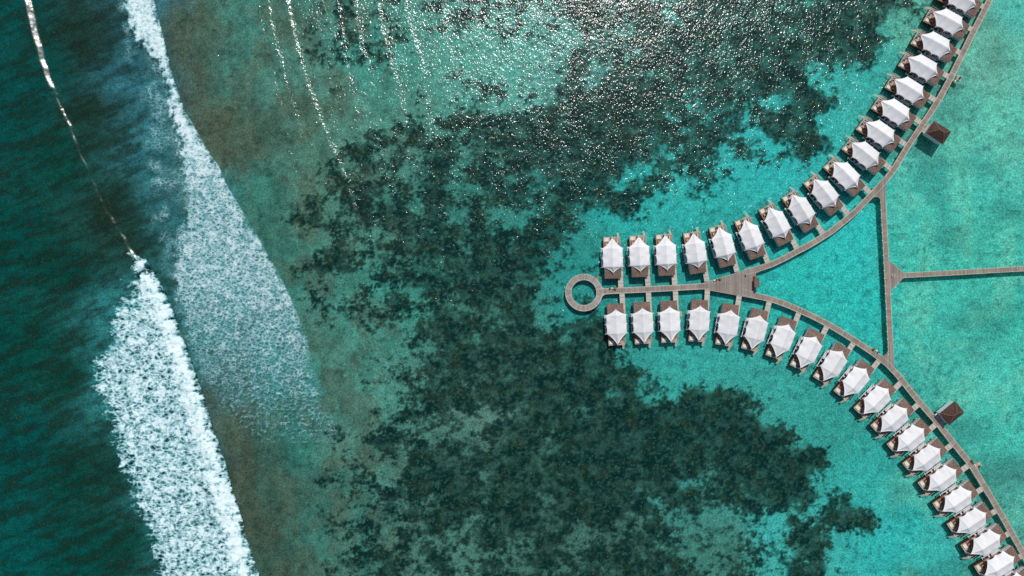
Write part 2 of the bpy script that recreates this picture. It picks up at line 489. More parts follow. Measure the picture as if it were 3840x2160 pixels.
# dark shallow rim that hugs the lagoon side of the walkway
reefc = np.clip(reef + lag + out_dark, 0, 1)
DARK = lin((16, 44, 42)); OLIVE = lin((34, 56, 44))
ol = sstep(0.5, 0.9, uniformise(fbm(PX / 60, PY / 60, 77, 4)))
brown_l = lin((34, 50, 36))
dk = DARK + (OLIVE - DARK) * ol[..., None] * 0.75
dk = dk + (brown_l - dk) * (left * 0.9)[..., None]
flat_ = sstep(560, 700, PX) * (1 - sstep(1350, 1700, PX))
mt2 = uniformise(fbm(PX / 70, PY / 110, 83, 5, 0.65))
tone = 1 + 0.20 * (n2 - 0.5) + 0.16 * (mottle - 0.5) + 0.34 * flat_ * (mt2 - 0.5)
grey = lin((74, 92, 76))
gw = (flat_ * 0.48 * sstep(0.35, 0.9, uniformise(fbm(PX / 120, PY / 160, 85, 4, 0.6))))[..., None]
bc = bc * (1 - gw) + grey * gw
pl = (sstep(3250, 3450, PX) * 0.45 * sstep(0.45, 0.95, uniformise(fbm(PX / 160, PY / 220, 87, 5, 0.6))))[..., None]
bc = bc * (1 - pl) + lin((100, 190, 168)) * pl
tone = tone * (1 + left * 0.55 * (0.5 - streak))
bc = bc * tone[..., None]
colr = bc + (dk - bc) * reefc[..., None]
Zb = -1.35 - 0.35 * n3 + 0.55 * reef + 0.10 * mottle - 2.4 * left

def seabed_mat():
    t = NT('sand_and_reef')
    a = t.n('ShaderNodeAttribute', attribute_name='bed'); c = a.outputs['Color']
    r = t.n('ShaderNodeAttribute', attribute_name='reef').outputs['Fac']
    p = t.pos()
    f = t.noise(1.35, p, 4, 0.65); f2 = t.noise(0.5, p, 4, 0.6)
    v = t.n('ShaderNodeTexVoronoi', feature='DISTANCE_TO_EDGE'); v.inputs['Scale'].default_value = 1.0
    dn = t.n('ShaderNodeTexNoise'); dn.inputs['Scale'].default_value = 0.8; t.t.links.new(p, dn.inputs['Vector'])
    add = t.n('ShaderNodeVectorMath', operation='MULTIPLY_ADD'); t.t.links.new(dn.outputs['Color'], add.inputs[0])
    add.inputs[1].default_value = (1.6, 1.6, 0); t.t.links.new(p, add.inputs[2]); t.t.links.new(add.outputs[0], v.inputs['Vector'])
    k = t.mapr(f, 0.30, 0.70, 0.60, 1.42)  # rubble speckle, its contrast raised to paint in caustic light and dark
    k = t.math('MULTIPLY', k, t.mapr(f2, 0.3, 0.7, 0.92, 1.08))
    k = t.math('MULTIPLY', k, t.mapr(v.outputs['Distance'], 0.0, 0.18, 1.34, 0.92))  # bright cell edges: net of caustic sunlight painted into the bed colour
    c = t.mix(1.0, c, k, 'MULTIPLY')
    # pale coral rubble specks
    sp = t.n('ShaderNodeTexVoronoi'); sp.inputs['Scale'].default_value = 0.55; t.t.links.new(p, sp.inputs['Vector'])
    spk = t.math('MULTIPLY', t.mapr(sp.outputs['Distance'], 0.16, 0.28, 0.30, 0.0), t.mapr(r, 0.3, 0.9, 0.0, 1.0))
    c = t.mix(spk, c, tuple(lin((86, 130, 104)) * GAIN))
    d = t.n('ShaderNodeBsdfDiffuse'); t.set(d.inputs[0], c)
    t.t.links.new(t.bump(t.math('ADD', f, t.math('MULTIPLY', r, 0.4)), 0.3, 0.6), d.inputs['Normal'])
    t.t.links.new(d.outputs[0], t.out.inputs[0])
    return t.mat

TINT = np.array([0.80, 0.93, 0.92])
GAIN = np.array([0.90, 0.80, 0.80]) / (TINT ** 2) * 1.12
bed = np.clip(colr * GAIN - np.array([0.007, 0.009, 0.010]), 0.001, 0.95)
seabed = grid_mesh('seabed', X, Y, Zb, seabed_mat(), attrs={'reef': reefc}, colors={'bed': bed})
tag(seabed, 'mottled sand and dark coral reef seen through clear shallow water', kind='structure')

def skirt(name, z, mat, label, col=None):
    R = 4000.0
    o_ = [(-R, -R), (R, -R), (R, R), (-R, R)]; i_ = [(x0, y0), (x1, y0), (x1, y1), (x0, y1)]
    v = [(a, b, z) for a, b in o_ + i_]
    f = [(k, (k + 1) % 4, 4 + (k + 1) % 4, 4 + k) for k in range(4)]
    me = bpy.data.meshes.new(name); me.from_pydata(v, [], f)
    if col is not None:
        at = me.attributes.new('bed', 'FLOAT_COLOR', 'POINT')
        at.data.foreach_set('color', np.tile([*col, 1.0], 8).astype(np.float32))
    me.materials.append(mat)
    o = bpy.data.objects.new(name, me); COL.objects.link(o)
    return tag(o, label, kind='structure')
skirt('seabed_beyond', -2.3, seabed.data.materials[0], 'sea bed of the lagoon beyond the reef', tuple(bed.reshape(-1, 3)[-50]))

# ------------------------------------------------------------------ water surface
def poly_dist(PX, PY, pts, amp=None):
    """distance (px, signed: + to the right of the polyline going down) and along-parameter amplitude"""
    best = np.full(PX.shape, 1e9); sd = np.zeros(PX.shape); am = np.zeros(PX.shape)
    for k in range(len(pts) - 1):
        ax, ay = pts[k][:2]; bx, by = pts[k + 1][:2]
        dx, dy = bx - ax, by - ay; L2 = dx * dx + dy * dy
        t = np.clip(((PX - ax) * dx + (PY - ay) * dy) / L2, 0, 1)
        ex = PX - (ax + t * dx); ey = PY - (ay + t * dy)
        d = np.hypot(ex, ey); m = d < best
        best[m] = d[m]
        side = np.sign(ex * dy - ey * dx)
        sd[m] = (d * side)[m]
        if amp is not None:
            am[m] = (amp[k] + (amp[k + 1] - amp[k]) * t)[m]
    return sd, am

Zw = 0.035 * fbm(X / 9, Y / 14, 91, 3)
wob = fbm(PX / 60, PY / 60, 95, 3)
SW = [
 ([(960, -60), (985, 100), (1023, 261), (1060, 447), (1090, 560)], 0.17),
 ([(995, -60), (1020, 80), (1042, 186), (1072, 298), (1116, 440), (1140, 520)], 0.17),
 ([(1065, -60), (1109, 149), (1161, 335), (1202, 440), (1250, 560), (1306, 670), (1335, 800)], 0.2),
 ([(1272, -60), (1280, 60), (1292, 140)], 0.12), ([(1285, 180), (1325, 330), (1340, 420)], 0.12),
 ([(1326, -60), (1348, 123), (1366, 194), (1385, 270)], 0.14),
 ([(1412, -60), (1433, 104), (1463, 209), (1500, 330), (1515, 420)], 0.16),
 ([(1508, -60), (1549, 130), (1586, 238), (1605, 380), (1615, 460)], 0.12),
 ([(1200, 60), (1218, 180), (1240, 300)], 0.06), ([(1650, -60), (1680, 150), (1720, 300)], 0.08),
 ([(1020, 440), (1060, 580), (1110, 720)], 0.08),
]
for pts, a in SW:
    sd, _ = poly_dist(PX + wob * 5, PY, pts)
    n = len(pts)
    fade = sstep(-60, 40, pts[-1][1] - PY + 20) * sstep(-90, 0, PY - pts[0][1] + 20)
    s = sd / PPM
    Zw += a * 2.7 * (0.5 - 0.5 * np.tanh(s / 1.0)) * np.exp(-np.clip(-s, 0, None) / 4.5) * fade
# unbroken swell peeling into the breaker on the left
CREST = [(60, -120), (95, 0), (130, 150), (172, 290), (212, 380), (262, 480), (305, 590), (350, 690), (385, 770), (440, 860), (490, 945), (530, 1010), (575, 1100), (630, 1230), (700, 1420), (780, 1680), (860, 1950), (930, 2260)]
CA = [1.15, 1.15, 1.05, 0.95, 0.75, 0.58, 0.42, 0.36, 0.42, 0.6, 0.75, 1.0, 1.0, 1.0, 1.0, 1.0, 1.0, 1.0]
sdc, amc = poly_dist(PX + wob * 3.5, PY, CREST, CA)
s = sdc / PPM
gap = 0.55 + 0.45 * np.clip(0.5 + 1.4 * fbm(PX / 45, PY / 45, 97, 3), 0, 1)
hc = amc * np.where(PY < 330, 1.0, gap)
wf = hc / 0.43 + 0.05
ridge = hc * np.where(s < 0, 1 / np.cosh(np.clip(s / 6.0, -20, 20)), np.clip(1 - s / wf, 0, 1))
Zw += ridge
SIGN = 1

def water_mat():
    t = NT('clear_tropical_water')
    p = t.pos()
    n1_ = t.noise(0.72, t.scale(p, (1.3, 0.8, 1), 0.25), 2, 0.55)
    n2_ = t.noise(1.3, p, 1, 0.5)
    n3_ = t.noise(0.12, t.scale(p, (1.3, 0.7, 1), 0.2), 2, 0.5)
    h = t.math('ADD', t.math('MULTIPLY', n1_, 1.0), t.math('MULTIPLY', n2_, 0.30))
    h = t.math('MULTIPLY', h, t.mapr(n3_, 0.35, 0.65, 0.7, 1.3))
    calm = t.n('ShaderNodeAttribute', attribute_name='calm').outputs['Fac']
    h = t.math('MULTIPLY', h, calm)
    nb = t.bump(h, 0.285, 1.0)
    g = t.n('ShaderNodeBsdfGlossy'); t.set(g.inputs['Roughness'], t.mapr(t.n('ShaderNodeAttribute', attribute_name='rip').outputs['Fac'], 0, 1, 0.15, 0.235))
    g.inputs['Color'].default_value = (1, 1, 1, 1)
    t.t.links.new(nb, g.inputs['Normal'])
    tr = t.n('ShaderNodeBsdfTransparent'); t.set(tr.inputs[0], tuple(TINT))
    df = t.n('ShaderNodeBsdfDiffuse'); df.inputs[0].default_value = (0.03, 0.42, 0.38, 1)
    t.t.links.new(nb, df.inputs['Normal'])
    m1 = t.n('ShaderNodeMixShader'); m1.inputs[0].default_value = 0.012
    t.t.links.new(tr.outputs[0], m1.inputs[1]); t.t.links.new(df.outputs[0], m1.inputs[2])
    fr = t.n('ShaderNodeFresnel'); fr.inputs['IOR'].default_value = 1.33
    m2 = t.n('ShaderNodeMixShader'); t.t.links.new(fr.outputs[0], m2.inputs[0])
    t.t.links.new(m1.outputs[0], m2.inputs[1]); t.t.links.new(g.outputs[0], m2.inputs[2])
    t.t.links.new(m2.outputs[0], t.out.inputs[0])
    return t.mat
calm = 0.62 + 0.38 * sstep(560, 1500, PX) - 0.30 * sstep(3150, 3500, PX)
calm = calm - 0.45 * left
crz = np.exp(-((sdc - 6) / 24.0) ** 2) * (PX < 700)
calm = calm * (1 - crz) + 0.16 * crz
M['water'] = water_mat()
water = grid_mesh('sea_water', X, Y, Zw, M['water'], attrs={'calm': np.clip(calm, 0.1, 1.2), 'rip': crz})
tag(water, 'clear turquoise lagoon water with small ripples and swell', kind='structure')
skirt('sea_water_beyond', 0.0, M['water'], 'open sea around the lagoon')

# ------------------------------------------------------------------ surf foam
def poly_sd(PX, PY, poly):
    """signed distance in px, positive inside"""
    d = np.full(PX.shape, 1e9); inside = np.zeros(PX.shape, bool)
    n = len(poly)
    for k in range(n):
        ax, ay = poly[k]; bx, by = poly[(k + 1) % n]
        dx, dy = bx - ax, by - ay
        t = np.clip(((PX - ax) * dx + (PY - ay) * dy) / (dx * dx + dy * dy), 0, 1)
        d = np.minimum(d, np.hypot(PX - ax - t * dx, PY - ay - t * dy))
        c = ((ay > PY) != (by > PY))
        xx = ax + (PY - ay) / (by - ay + 1e-9) * dx
        inside ^= c & (PX < xx)
    return np.where(inside, d, -d)

F1R = [(484, 944), (520, 958), (551, 972), (581, 1021), (615, 1080), (633, 1117), (671, 1210), (697, 1285), (730, 1378), (760, 1460), (786, 1546), (805, 1620), (820, 1650), (846, 1728), (876, 1836), (909, 1937), (932, 2022), (958, 2100), (985, 2180), (1020, 2290)]
F1L = [(492, 960), (514, 998), (522, 1024), (492, 1062), (477, 1117), (447, 1140), (429, 1158), (421, 1222), (414, 1277), (373, 1333), (358, 1404), (354, 1467), (402, 1520), (410, 1575), (432, 1620), (451, 1694), (470, 1769), (499, 1829), (514, 1911), (551, 1955), (574, 2030), (581, 2086), (596, 2160), (620, 2290)]
F2R = [(560, -120), (580, 0), (600, 75), (626, 179), (648, 276), (693, 410), (742, 492), (768, 540), (820, 615), (857, 700), (913, 793), (960, 870), (1016, 968), (1072, 1073), (1109, 1155), (1165, 1281), (1200, 1370), (1232, 1440), (1245, 1520)]
F2L = [(440, -120), (462, 0), (481, 75), (496, 142), (540, 175), (596, 242), (626, 317), (630, 402), (656, 484), (678, 540), (678, 615), (690, 719), (697, 820), (663, 875), (652, 987), (656, 1080), (678, 1155), (690, 1266), (727, 1360), (780, 1470), (860, 1580), (980, 1680), (1150, 1720), (1300, 1700)]
TRL = [(400, -120), (402, 0), (430, 130), (447, 224), (484, 373), (496, 540), (530, 700), (560, 900), (600, 1060), (640, 1180), (680, 1290), (730, 1400), (780, 1500), (840, 1600), (950, 1760), (1200, 1800)]

def foam_mat(name, veil=0.0, amax=1.0, fs=1.0):
    t = NT(name)
    cov = t.n('ShaderNodeAttribute', attribute_name='cover').outputs['Fac']
    p = t.pos()
    dn = t.n('ShaderNodeTexNoise'); dn.inputs['Scale'].default_value = 0.35; dn.inputs['Detail'].default_value = 4
    t.t.links.new(p, dn.inputs['Vector'])
    add = t.n('ShaderNodeVectorMath', operation='MULTIPLY_ADD'); t.t.links.new(dn.outputs['Color'], add.inputs[0])
    add.inputs[1].default_value = (2.6, 2.6, 0); t.t.links.new(p, add.inputs[2])
    v = t.n('ShaderNodeTexVoronoi', feature='DISTANCE_TO_EDGE'); v.inputs['Scale'].default_value = 0.5 * fs
    mp = t.n('ShaderNodeMapping'); mp.inputs['Scale'].default_value = (0.75, 1.35, 0); mp.inputs['Rotation'].default_value = (0, 0, -0.2)
    t.t.links.new(add.outputs[0], mp.inputs[0]); t.t.links.new(mp.outputs[0], v.inputs['Vector'])
    f1 = t.noise(0.75 * fs, p, 4, 0.6, 0.8); f2 = t.noise(0.22, p, 4, 0.6)
    edge = t.math('MULTIPLY', t.mapr(v.outputs['Distance'], 0.0, 0.34, 0.32, -0.22), t.mapr(cov, 0.3, 1.0, 1.3, 0.5))
    tot = t.math('ADD', cov, edge)
    tot = t.math('ADD', tot, t.math('MULTIPLY', t.math('SUBTRACT', f1, 0.5), 1.1))
    tot = t.math('ADD', tot, t.math('MULTIPLY', t.math('SUBTRACT', f2, 0.5), 1.2))
    al = t.mapr(tot, 0.28, 0.98, 0.0, 1.0)
    if amax < 1: al = t.math('ADD', t.math('MULTIPLY', al, amax), t.math('MULTIPLY', cov, veil), True)
    al = t.math('MULTIPLY', al, t.mapr(cov, 0.02, 0.25, 0, 1))
    c = t.mix(t.mapr(tot, 0.45, 1.2, 0, 1), tuple(lin((112, 190, 198))), tuple(lin((224, 240, 240))))
    d = t.n('ShaderNodeBsdfDiffuse'); t.set(d.inputs[0], c)
    t.t.links.new(t.bump(t.math('ADD', f1, t.math('MULTIPLY', f2, 0.6)), 0.45, 0.7), d.inputs['Normal'])
    tr = t.n('ShaderNodeBsdfTransparent')
    m = t.n('ShaderNodeMixShader'); t.set(m.inputs[0], al)
    t.t.links.new(tr.outputs[0], m.inputs[1]); t.t.links.new(d.outputs[0], m.inputs[2])
    t.t.links.new(m.outputs[0], t.out.inputs[0])
    return t.mat
M['foam'] = foam_mat('churning_white_foam')
M['foam_thin'] = foam_mat('thin_lacy_foam', 0.42, 0.52, 1.5)

def wz(px, py):
    """water height at photo coordinates"""
    gx = ((px - 1920) / PPM - x0) / st; gy = ((1080 - py) / PPM - y0) / st
    return bilin(Zw, gx, gy)

def foam_sheet(name, box, coverfn, hfn, label, zoff, mat='foam'):
    sx = 0.4
    fx = np.arange((box[0] - 1920) / PPM, (box[2] - 1920) / PPM, sx)
    fy = np.arange((1080 - box[3]) / PPM, (1080 - box[1]) / PPM, sx)
    fx = fx[(fx > x0) & (fx < x1)]; fy = fy[(fy > y0) & (fy < y1)]
    FX, FY = np.meshgrid(fx, fy)
    px = FX * PPM + 1920; py = 1080 - FY * PPM
    cov = coverfn(px, py)
    hz = hfn(px, py, cov)
    z = wz(px, py) + zoff + hz
    o = grid_mesh(name, FX, FY, z, M[mat], mask=cov > 0.03, attrs={'cover': cov})
    return tag(o, label, 'foam', kind='stuff')

def cov1(px, py):
    w1 = fbm(px / 44, py / 20, 201, 4, 0.62); w2 = fbm(px / 70, py / 70, 205, 3)
    P = F1R + F1L[::-1]
    sd = poly_sd(px + w1 * 6, py + w2 * 4, P)
    # ragged tongues on the seaward (left) side, crisp on the right
    sr, _ = poly_dist(px + w1 * 3.0, py, F1R)
    inr = sstep(0, 5, -sr)
    body = sstep(-20, 40, sd + w1 * 34 + w2 * 14)
    holes = uniformise(fbm(px / 22, py / 19, 211, 5, 0.66))
    dens = 0.66 + 0.52 * sstep(-120, -6, sr) + 0.44 * (holes - 0.5) + 0.12 * sstep(-0.5, 1.2, w2)
    return np.clip(body * dens * inr, 0, 1.15)
def h1(px, py, cov):
    sr, _ = poly_dist(px, py, F1R)
    front = np.exp(-np.clip(-sr, 0, None) / 40)
    return cov * (0.12 + 0.55 * front) * (0.75 + 0.5 * fbm(px / 14, py / 14, 221, 4, 0.6))
foam_sheet('surf_foam', (300, 900, 1060, 2290), cov1, h1, 'thick bright white foam of the breaking wave nearest the open sea', 0.06)

def cov2(px, py):
    w1 = fbm(px / 24, py / 24, 301, 4, 0.6); w2 = fbm(px / 80, py / 80, 305, 3)
    sd = poly_sd(px + w1 * 5, py + w2 * 4, F2R + F2L[::-1])
    sr, _ = poly_dist(px + w1 * 2.0, py, F2R)
    inr = sstep(0, 4 + 60 * sstep(1250, 1400, py), -sr)
    body = sstep(-14, 26, sd + w1 * 20 + w2 * 10)
    holes = uniformise(fbm(px / 16, py / 14, 311, 5, 0.66))
    thick = 0.98 - 0.36 * sstep(480, 760, py) - 0.10 * sstep(1050, 1200, py) - 0.48 * sstep(1050, 1750, py + 0.25 * (900 - px))
    rim = 0.28 * np.exp(-np.clip(-sr, 0, None) / 12) * (1 - sstep(1150, 1300, py))
    main = body * (thick + rim + 0.34 * (holes - 0.5)) * inr
    # old lace trailing seaward of it
    st_ = poly_sd(px + w2 * 14, py, F2R + TRL[::-1])
    lace = sstep(-6, 60, st_) * (0.17 + 0.26 * (uniformise(w2) - 0.5)) * inr * (1 - sstep(1350, 1700, py))
    return np.clip(np.maximum(main, lace), 0, 1.1)
def h2(px, py, cov):
    sr, _ = poly_dist(px, py, F2R)
    front = np.exp(-np.clip(-sr, 0, None) / 30)
    return cov * (0.06 + 0.30 * front) * (0.75 + 0.5 * fbm(px / 14, py / 14, 321, 4, 0.6))
foam_sheet('reef_foam', (380, -110, 1290, 1660), cov2, h2, 'lacy half-spent white foam band rolling over the reef flat', 0.05, 'foam_thin')

# ------------------------------------------------------------------ boardwalks
DECK = 1.75
def smooth_line(pts, step=3.0):
    """Catmull-Rom through the points, world metres"""
    P = [pts[0]] + list(pts) + [pts[-1]]
    out = []
    for i in range(1, len(P) - 2):
        p0, p1, p2, p3 = [Vector((q[0], q[1])) for q in P[i - 1:i + 3]]
        n = max(1, int((p2 - p1).length / step))
        for k in range(n):
            t = k / n
            out.append(0.5 * ((2 * p1) + (p2 - p0) * t + (2 * p0 - 5 * p1 + 4 * p2 - p3) * t * t + (3 * p1 - p0 - 3 * p2 + p3) * t ** 3))
    out.append(Vector(P[-2][:2]))
    return out

def offset_line(line, d):
    res = []
    for i, p in enumerate(line):
        a = line[max(0, i - 1)]; b = line[min(len(line) - 1, i + 1)]
        t = (b - a).normalized(); n = Vector((-t.y, t.x))
        res.append(p + n * d)
    return res

def strip(mb, line, w0, w1, z0, z1):
    """ribbon between offsets w0 and w1 with thickness; uv = (along, across)"""
    A = offset_line(line, w0); B = offset_line(line, w1)
    L = 0
    for i in range(len(line) - 1):
        l = (line[i + 1] - line[i]).length
        uv = [(L, w0), (L, w1), (L + l, w1), (L + l, w0)]
        mb.face([(A[i].x, A[i].y, z1), (B[i].x, B[i].y, z1), (B[i + 1].x, B[i + 1].y, z1), (A[i + 1].x, A[i + 1].y, z1)][::-1], uv[::-1])
        mb.face([(A[i].x, A[i].y, z0), (B[i].x, B[i].y, z0), (B[i + 1].x, B[i + 1].y, z0), (A[i + 1].x, A[i + 1].y, z0)])
        for Q, sgn in ((A, 1), (B, -1)):
            q = [(Q[i].x, Q[i].y, z0), (Q[i + 1].x, Q[i + 1].y, z0), (Q[i + 1].x, Q[i + 1].y, z1), (Q[i].x, Q[i].y, z1)]
            mb.face(q if sgn > 0 else q[::-1])
        L += l
    for i in (0, len(line) - 1):
        mb.face([(A[i].x, A[i].y, z0), (B[i].x, B[i].y, z0), (B[i].x, B[i].y, z1), (A[i].x, A[i].y, z1)])

pile_proto = MB().lathe(0, 0, [(0.16, -2.2), (0.16, 1.42)], 10).build('pile', M['pile'])
lamp_proto = MB().lathe(0, 0, [(0.07, 0), (0.07, 0.5), (0.13, 0.52), (0.13, 0.62)], 8).build('jetty_light', M['white'])
used_proto = {}
def put(proto, parent, loc):
    if proto.name not in used_proto:
        used_proto[proto.name] = 1; c = proto
    else:
        c = proto.copy(); COL.objects.link(c)
    c.parent = parent; c.location = loc
    return c

def walkway(name, pts, half, label, zoff=0.0, mat='walk', pile_gap=7.0, lamps=0):
    root = empty(name)
    line = smooth_line([W(px, py, DECK)[:2] for px, py in pts], 3.0)
    mb = MB(); strip(mb, line, -half, half, DECK - 0.16 + zoff, DECK + zoff); mb.build('deck', M[mat], root)
    for sgn in (-1, 1):
        e = MB(); strip(e, line, sgn * (half + 0.003) if sgn > 0 else -(half + 0.12), (half + 0.12) if sgn > 0 else -(half + 0.003), DECK - 0.34 + zoff, DECK + 0.06 + zoff)
        e.build('edge_beam', M['rail'], root)
    acc = 0; last = line[0]; k = 0
    for i, p in enumerate(line):
        acc += (p - last).length; last = p
        if acc > pile_gap:
            acc = 0; k += 1
            a = line[max(0, i - 1)]; t = (p - a).normalized(); n = Vector((-t.y, t.x))
            for sgn in (-1, 1):
                q = p + n * sgn * (half - 0.25)
                put(pile_proto, root, (q.x, q.y, 0))
    tag(root, label, 'boardwalk')
    return root, line

UP = [(2790, 1021), (2840, 1009), (2888, 993), (2940, 969), (2988, 943), (3038, 917), (3087, 887), (3120, 866), (3149, 843), (3205, 796), (3266, 733), (3324, 671), (3360, 622), (3400, 556), (3451, 480), (3486, 428), (3527, 362), (3568, 286), (3607.5, 206), (3647, 126), (3687, 48), (3722, -22), (3765, -110)]
LO = [(2780, 1094), (2849, 1112), (2888, 1121), (2948, 1141), (3000, 1164), (3048, 1186), (3098, 1212), (3147, 1240), (3222, 1288), (3285, 1331), (3333, 1370), (3365, 1404), (3401, 1449), (3448, 1507), (3511, 1580), (3573, 1658), (3635, 1735), (3677, 1799), (3717, 1865), (3766, 1949), (3809, 2024), (3845, 2090), (3890, 2176)]
walkway('curved_boardwalk', UP, 1.08, 'long curved plank boardwalk sweeping to the top right along the upper row of villas', 0.0)
walkway('curved_boardwalk', LO, 1.08, 'long curved plank boardwalk sweeping to the bottom right along the lower row of villas', 0.004)
walkway('straight_boardwalk', [(2252, 1093.5), (2291, 1091), (2403, 1086), (2527, 1079.5), (2660, 1072)], 1.12, 'straight weathered spine boardwalk between the ring jetty and the triangular plaza', 0.008)
cw, cline = walkway('cross_boardwalk', [(3312, 745), (3314, 790), (3318, 870), (3323, 960), (3327, 1040), (3331, 1120), (3336, 1220), (3340, 1300), (3342, 1330)], 0.98, 'straight cross boardwalk joining the upper and lower curved boardwalks', 0.008)
walkway('long_jetty', [(3385, 1032.5), (3420, 1031), (3562, 1023.5), (3700, 1015.5), (3823, 1008.5), (4000, 999)], 0.92, 'long straight jetty running out to the right edge over open lagoon', 0.012)

k = 0
for i, p in enumerate(cline):
    pass
Lsum = 0; nxt = 1.5; last = cline[0]
lights = []
for i in range(len(cline) - 1):
    seg = (cline[i + 1] - cline[i]).length; d = (cline[i + 1] - cline[i]).normalized()
    while nxt < Lsum + seg:
        q = cline[i] + d * (nxt - Lsum) + Vector((-d.y, d.x)) * -1.25
        lights.append((q, nxt)); nxt += 3.15
    Lsum += seg

# side of the walkway bearing the little bracket lamps: seaward/left side
for q, s_ in lights:
    c = put(lamp_proto, cw, (q.x, q.y, DECK - 0.45))

# ring jetty
def ring_jetty():
    root = empty('ring_jetty', W(2188, 1097, 0))
    rc = Vector((0, 0)); n = 96; ro, ri = 7.62, 5.30
    line = [Vector((math.cos(2 * math.pi * k / n), math.sin(2 * math.pi * k / n))) * ((ro + ri) / 2) for k in range(n + 1)]
    mb = MB(); w = (ro - ri) / 2
    L = 0
    for i in range(n):
        a0, a1 = [2 * math.pi * q / n for q in (i, i + 1)]
        l = (ro + ri) / 2 * (a1 - a0)
        P = lambda r, a, z: (r * math.cos(a), r * math.sin(a), z)
        mb.face([P(ri, a0, DECK), P(ro, a0, DECK), P(ro, a1, DECK), P(ri, a1, DECK)], [(L, -w), (L, w), (L + l, w), (L + l, -w)])
        mb.face([P(ri, a0, DECK - .16), P(ri, a1, DECK - .16), P(ro, a1, DECK - .16), P(ro, a0, DECK - .16)])
        L += l
    mb.build('deck', M['ringdeck'], root)
    for r in (ri - 0.06, ro + 0.06):
        e = MB()
        for i in range(n):
            a0, a1 = [2 * math.pi * q / n for q in (i, i + 1)]
            P = lambda rr, a, z: (rr * math.cos(a), rr * math.sin(a), z)
            r0, r1 = r - 0.06, r + 0.06; zt, zb = DECK + .06, DECK - .36
            e.face([P(r0, a0, zt), P(r1, a0, zt), P(r1, a1, zt), P(r0, a1, zt)])
            e.face([P(r1, a0, zb), P(r1, a1, zb), P(r1, a1, zt), P(r1, a0, zt)])
            e.face([P(r0, a0, zt), P(r0, a1, zt), P(r0, a1, zb), P(r0, a0, zb)])
        e.build('edge_beam', M['rail'], root)
    for k in range(12):
        a = 2 * math.pi * (k + .5) / 12
        for r in (ri + .35, ro - .35):
            put(pile_proto, root, (r * math.cos(a), r * math.sin(a), 0))
    s = MB(); a = math.radians(47)
    d = Vector((math.cos(a), math.sin(a), 0)); nrm = Vector((-d.y, d.x, 0))
    for q in range(4):
        c = d * (7.85 + 0.42 * q); z = DECK - 0.1 - 0.22 * q
        s.bar(c - nrm * 0.4 + Vector((0, 0, z)), c + nrm * 0.4 + Vector((0, 0, z)), 0.36, 0.08)
    s.build('steps', M['inner'], root)
    # flared neck towards the spine
    ox, oy = 2188, 1097
    def L2(px, py): v = W(px, py, DECK) - W(ox, oy, 0); return (v.x, v.y)
    top = [L2(*q) for q in ((2238, 1050), (2247, 1067), (2256, 1077), (2267, 1081), (2285, 1082))]
    bot = [L2(*q) for q in ((2285, 1101), (2272, 1104), (2262, 1109), (2254, 1117), (2246, 1134))]
    nk = MB(); nk.prism(top + bot, DECK - .15, DECK - 0.006); nk.build('neck', M['ringdeck'], root)
    tag(root, 'round ring-shaped plank jetty around a circle of open water', 'jetty')
ring_jetty()

def platform(name, pts, zoff, mat, label, cat, piles=None, kerb=None):
    c = sum((W(*p, DECK) for p in pts), Vector()) / len(pts)
    root = empty(name, (c.x, c.y, 0))
    P = [((W(*p, DECK) - c).x, (W(*p, DECK) - c).y) for p in pts]
    MB().prism(P, DECK - 0.15 + zoff, DECK + zoff).build('deck', M[mat], root)
    for a, b in (kerb or []):
        e = MB(); A = Vector((*P[a], DECK - 0.14 + zoff)); B = Vector((*P[b], DECK - 0.14 + zoff))
        e.bar(A, B, 0.12, 0.4); e.build('edge_beam', M['rail'], root)
    for px, py in piles or []:
        v = W(px, py, DECK) - c
        put(pile_proto, root, (v.x, v.y, 0))
    return tag(root, label, cat)

platform('triangular_plaza', [(2638, 1061.5), (2662, 1056), (2700, 1043), (2740, 1030), (2778, 1018.5), (2850, 995), (2868, 1009), (2833, 1026.5), (2834, 1098), (2868, 1110), (2862, 1125), (2764, 1105.5), (2665, 1089), (2638, 1084)],
         0.013, 'plaza', 'wide triangular plank plaza where the two curved boardwalks meet', 'platform',
         [(2700, 1060), (2700, 1085), (2760, 1035), (2760, 1095), (2820, 1030), (2820, 1095), (2825, 1062), (2760, 1065)], [(7, 8), (0, 4), (10, 13)])
platform('walkway_junction', [(3270, 742), (3284, 738.5), (3293, 740), (3300, 746), (3304, 757), (3306, 790), (3321, 790), (3321, 695), (3334, 668), (3318, 664), (3262, 728)], 0.018, 'plaza',
         'small wedge-shaped deck where the cross boardwalk meets the upper curved boardwalk', 'platform', [(3300, 715), (3312, 740)])
platform('walkway_junction', [(3283, 1318), (3292, 1325), (3301, 1331.5), (3309, 1333.5), (3318, 1331.5), (3326, 1325), (3330, 1313), (3332, 1285), (3349, 1285), (3352, 1340), (3353, 1384), (3330, 1378), (3278, 1336)], 0.018, 'plaza',
         'small wedge-shaped deck where the cross boardwalk meets the lower curved boardwalk', 'platform', [(3335, 1345), (3315, 1340)])
platform('walkway_junction', [(3324, 960), (3331.5, 966), (3336, 978.8), (3348, 988), (3360, 998), (3382, 1019), (3393, 1023.5), (3393, 1041), (3380, 1049.5), (3360, 1073), (3344, 1087), (3340.5, 1100), (3330, 1108)], 0.018, 'plaza',
         'arrowhead-shaped deck where the long jetty meets the cross boardwalk', 'platform', [(3345, 1010), (3345, 1060), (3370, 1032)], [(2, 5), (8, 10)])

